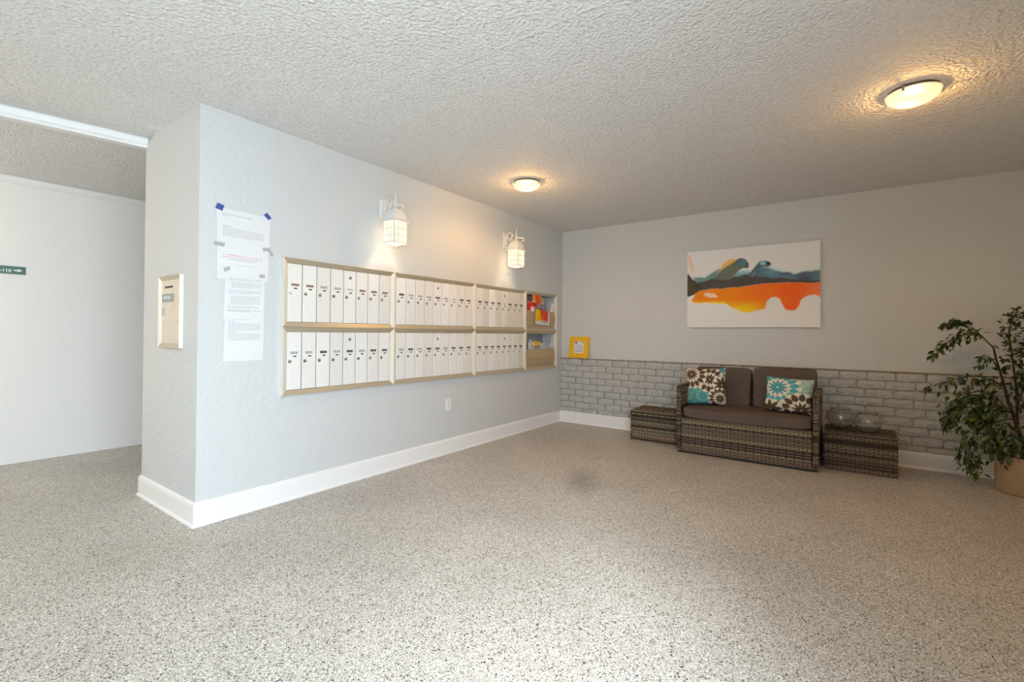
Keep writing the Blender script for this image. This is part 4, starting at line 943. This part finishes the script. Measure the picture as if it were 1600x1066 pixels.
F1 = [(.35, .40, .42, 12, SEA, 2, TEAL), (.45, .22, .30, 13, TEAL, 2, SEA), (.78, .92, .30, 12, TEAL, 1, GREYC), (.50, .95, .22, 11, SEA, 1, TEAL),
      (.62, .66, .34, 13, BROWN, 2, CREAM), (.16, .80, .38, 15, BROWN, 2, CREAM), (.92, .52, .24, 12, BROWN, 1, CREAM), (.86, .16, .28, 14, BROWN, 2, CREAM)]
F2 = [(.75, .80, .40, 16, SEA, 3, GREYC), (.45, .92, .24, 13, SEA, 2, CREAM), (.10, .45, .26, 12, TEAL, 2, SEA), (.97, .55, .28, 14, SEA, 2, GREYC), (.28, .66, .48, 15, TEAL, 2, CREAM),
      (.80, .08, .46, 14, BROWN, 2, CREAM), (.15, .04, .28, 11, BROWN, 1, CREAM)]
pillow('teal and brown floral pillow at left end of the loveseat', (1.888, -.468, .438), (.375, .365, .13), (-.24, -.035, .12), F1, TEAL, 1)
pillow('teal and cream floral pillow at right end of the loveseat', (2.583, -.50, .436), (.38, .318, .13), (-.30, .03, -.06), F2, TEAL, 5)

# ------------------------------------------------------------ glass bowls
def bowl(label, x, y, R, hz):
    t = thing('glass_bowl', label, 'bowl', (x, y, .3185), 'clear glass bowls')
    prof = []; n = 16; a0, a1 = -1.20, .78; zc = R*math.sin(-a0)
    for k in range(n+1): a = a0+(a1-a0)*k/n; prof.append((R*math.cos(a), zc+R*math.sin(a)))
    th = .0028
    inner = [((R-th)*math.cos(a0+(a1-a0)*k/n), zc+(R-th)*math.sin(a0+(a1-a0)*k/n)) for k in range(n, -1, -1)]
    rim = [(prof[-1][0]+.003, prof[-1][1]+.003), (prof[-1][0]+.001, prof[-1][1]+.005)]
    g = MB(); g.lathe([(0, 0)]+prof+rim+inner+[(0, inner[-1][1])], 48); put('bowl_glass', g.mesh('bowl', M['glass'], smooth=True), t); return t
bowl('round glass bowl on the wicker table, nearer the loveseat', 2.972, -.285, .100, 0)
bowl('round glass bowl on the wicker table, nearer the plant', 3.158, -.375, .094, 0)

# ------------------------------------------------------------ potted ficus
t = thing('potted_ficus', 'leafy artificial ficus in a round tan pot by the brick wall', 'plant', (4.105, -.390, 0))
R = .197
p_ = MB(); p_.lathe([(0, .0005), (R-.01, .0005), (R-.004, .006), (R, .012), (R, .262), (R-.004, .268), (R-.012, .268), (R-.014, .235), (0, .235)], 56, c=(4.105, -.390)); p_.build('pot', M['pot'], t, smooth=False)
s_ = MB(); s_.lathe([(0, .252), (R*.5, .25), (R-.015, .243), (R-.015, .236), (0, .236)], 28, c=(4.105, -.390)); s_.build('soil', M['soil'], t)
FC = {"trunk": [[4.046, -0.32, 0.253], [4.031, -0.316, 0.5], [3.992, -0.312, 0.643], [3.988, -0.308, 0.68], [3.959, -0.304, 0.831], [3.934, -0.3, 0.945], [3.918, -0.3, 1.041]], "b1": [[3.915, -0.32, 1.041], [3.877, -0.332, 1.091], [3.843, -0.344, 1.134], [3.803, -0.356, 1.186], [3.744, -0.368, 1.24], [3.685, -0.38, 1.255], [3.634, -0.38, 1.215]], "b1b": [[3.847, -0.32, 1.137], [3.768, -0.353, 1.147], [3.691, -0.387, 1.106], [3.614, -0.42, 1.041], [3.562, -0.42, 0.975]], "b2": [[3.947, -0.32, 0.774], [3.903, -0.34, 0.801], [3.823, -0.36, 0.822], [3.739, -0.38, 0.813], [3.631, -0.4, 0.773], [3.527, -0.4, 0.716]], "b3": [[3.99, -0.32, 0.586], [3.907, -0.353, 0.687], [3.809, -0.385, 0.711], [3.723, -0.418, 0.649], [3.655, -0.45, 0.544], [3.633, -0.45, 0.429]], "b3b": [[4.0, -0.32, 0.563], [3.924, -0.335, 0.62], [3.839, -0.35, 0.575], [3.797, -0.35, 0.497]], "b4": [[4.007, -0.32, 0.517], [3.909, -0.34, 0.485], [3.83, -0.36, 0.44], [3.782, -0.38, 0.33], [3.768, -0.4, 0.211], [3.8, -0.4, 0.105]], "b4b": [[4.017, -0.32, 0.456], [3.94, -0.41, 0.499], [3.881, -0.5, 0.435], [3.868, -0.5, 0.317]], "b5": [[4.04, -0.32, 0.403], [4.041, -0.297, 0.683], [4.023, -0.273, 0.967], [4.011, -0.25, 1.182], [4.054, -0.25, 1.327]], "b5b": [[4.037, -0.32, 0.591], [4.07, -0.335, 0.783], [4.086, -0.35, 0.972], [4.105, -0.35, 1.158]], "b6": [[4.04, -0.32, 0.355], [3.983, -0.41, 0.373], [3.927, -0.5, 0.326], [3.956, -0.5, 0.23]], "b6b": [[4.046, -0.32, 0.356], [4.065, -0.42, 0.386], [4.05, -0.52, 0.326], [4.031, -0.52, 0.211]], "b7": [[3.93, -0.32, 0.902], [3.897, -0.335, 0.964], [3.853, -0.35, 0.982], [3.825, -0.35, 0.904]]}
FC['trunk'] = [[4.075, -.36, .245]]+FC['trunk'][1:]
FC['x1'] = [[4.06, -.31, .60], [4.16, -.42, .82], [4.27, -.46, .92], [4.36, -.44, .80]]
FC['x2'] = [[4.05, -.30, .75], [4.14, -.26, 1.10], [4.24, -.28, 1.32], [4.33, -.30, 1.28]]
FC['x3'] = [[4.05, -.32, .45], [4.17, -.5, .60], [4.27, -.58, .52], [4.30, -.6, .36]]
for k_, q in FC.items():
    pass
def curve(pts, n):
    pts = [Vector(p) for p in pts]; out = []
    P = [pts[0]*2-pts[1]]+pts+[pts[-1]*2-pts[-2]]
    seg = len(pts)-1
    for i in range(n+1):
        s = i/n*seg; k = min(int(s), seg-1); q = s-k; a, b, c, d = P[k:k+4]
        out.append(.5*((2*b)+(c-a)*q+(2*a-5*b+4*c-d)*q*q+(3*b-a-3*c+d)*q**3))
    return out
cnt = dict(trunk=0, b1=105, b1b=80, b2=95, b3=260, b3b=220, b4=200, b4b=140, b5=190, b5b=150, b6=110, b6b=90, b7=22, x1=90, x2=90, x3=80)
trunkpts = curve(FC['trunk'], 24)
tb = MB(); tb.tube(trunkpts, [.0125-.0065*i/24 for i in range(25)], 8); tb.build('trunk', M['bark'], t, smooth=True)
# a second thin stem
tb = MB(); q = curve(FC['b5'], 20); q[0] = Vector((4.10, -.36, .245)); tb.tube(q, [.009-.006*i/20 for i in range(21)], 8); tb.build('trunk', M['bark'], t, smooth=True)
bc = {}
for k_ in cnt:
    if k_ in ('trunk', 'b5'): bc[k_] = curve(FC[k_], 30); continue
    q = curve(FC[k_], 30); bc[k_] = q
    # start each branch on the trunk
    near = min(trunkpts+bc.get('b5', []), key=lambda p: (p-q[0]).length); q2 = [near]+q if (near-q[0]).length > .004 else q
    b_ = MB(); b_.tube(q2, [.0048-.0036*i/len(q2) for i in range(len(q2))], 5); b_.build('branch', M['bark'], t, smooth=True)
def leaf_mesh(L, W_, droop, fold, m):
    mb = MB(); st = [(0, .0), (.12, .35), (.32, .92), (.55, 1), (.78, .62), (1, 0)]; vs = []
    for s_, wd in st:
        x = s_*L; z = -droop*s_*s_*L; hw = wd*W_/2
        vs += [(x, -hw, z+fold*hw), (x, 0, z), (x, hw, z+fold*hw)]
    fs = []
    for i in range(5):
        for j in range(2): a = i*3+j; fs.append((a, a+3, a+4, a+1))
    mb.add(vs, fs); mb.add([(-.010, -.0006, .002), (-.010, .0006, .002), (.001, .0006, 0), (.001, -.0006, 0)], [(0, 1, 2, 3)])
    return mb, m
rl = random.Random(21)
VAR = []
for k_ in range(10):
    mi = (0, 0, 1, 1, 1, 0, 2, 1, 2, 3)[k_]; L = rl.uniform(.042, .058); mb, m = leaf_mesh(L, L*rl.uniform(.40, .5), rl.uniform(.05, .35), rl.uniform(.1, .5), M['leaf'][mi]); VAR.append((mb, mb.mesh('leaf', m, smooth=True), mi))
leaves = []
DENSE = ('b3', 'b3b', 'b4', 'b4b', 'b5', 'b5b', 'b6', 'b6b', 'x1', 'x2', 'x3')
for k_, n in cnt.items():
    q = bc[k_]
    for i in range(n):
        f = rl.uniform(.12, 1.0)**.8 if k_ not in ('b2',) else rl.uniform(.05, 1)
        if k_ == 'b1': f = rl.uniform(.35, 1)
        if i < 3: f = 1-.02*i
        s = f*(len(q)-1); a = q[int(s)]; b = q[min(int(s)+1, len(q)-1)]; dirv = (b-q[max(0, int(s)-1)]).normalized()
        rad = (.07 if k_ in DENSE else .032)*(.35+.65*math.sin(PI*min(1, f*.85+.12)))
        off = Vector((rl.gauss(0, 1), rl.gauss(0, .8), rl.gauss(-.35, .9))); off = off*rad*.62
        pos = a.lerp(b, s-int(s))+off
        if pos.y > -.085: pos.y = -.085-rl.uniform(0, .04)
        if pos.z < .275 and (pos.x-4.105)**2+(pos.y+.39)**2 < (R+.02)**2: continue
        if pos.z < .06 or pos.x > RX-.06: continue
        ldir = (dirv*rl.uniform(.2, .9)+Vector((rl.gauss(0, .6), rl.gauss(-.1, .6), rl.uniform(-1.15, .15)))).normalized()
        yaw = math.atan2(ldir.y, ldir.x); pit = -math.asin(max(-1, min(1, ldir.z)))
        leaves.append((pos, (rl.uniform(-.9, .9), pit, yaw), rl.randrange(10), rl.uniform(.8, 1.15)))
cam = Vector(CAM)
leaves.sort(key=lambda l: (l[0].x > 4.12, (l[0]-cam).length))
base = Vector(t.location)
from mathutils import Euler
for pos, rot, k_, s_ in leaves[:298]:
    o = put('leaf', VAR[k_][1], t, pos-base, rot); o.scale = (s_, s_, s_)
rest = MB()
for pos, rot, k_, s_ in leaves[298:]:
    mb = VAR[k_][0]; X = Matrix.Translation(pos-base) @ Euler(rot).to_matrix().to_4x4() @ Matrix.Scale(s_, 4)
    rest.add([X @ Vector(v) for v in mb.v], mb.f, VAR[k_][2])
o = put('foliage', rest.mesh('foliage', M['leaf'], smooth=True), t); o['kind'] = 'stuff'
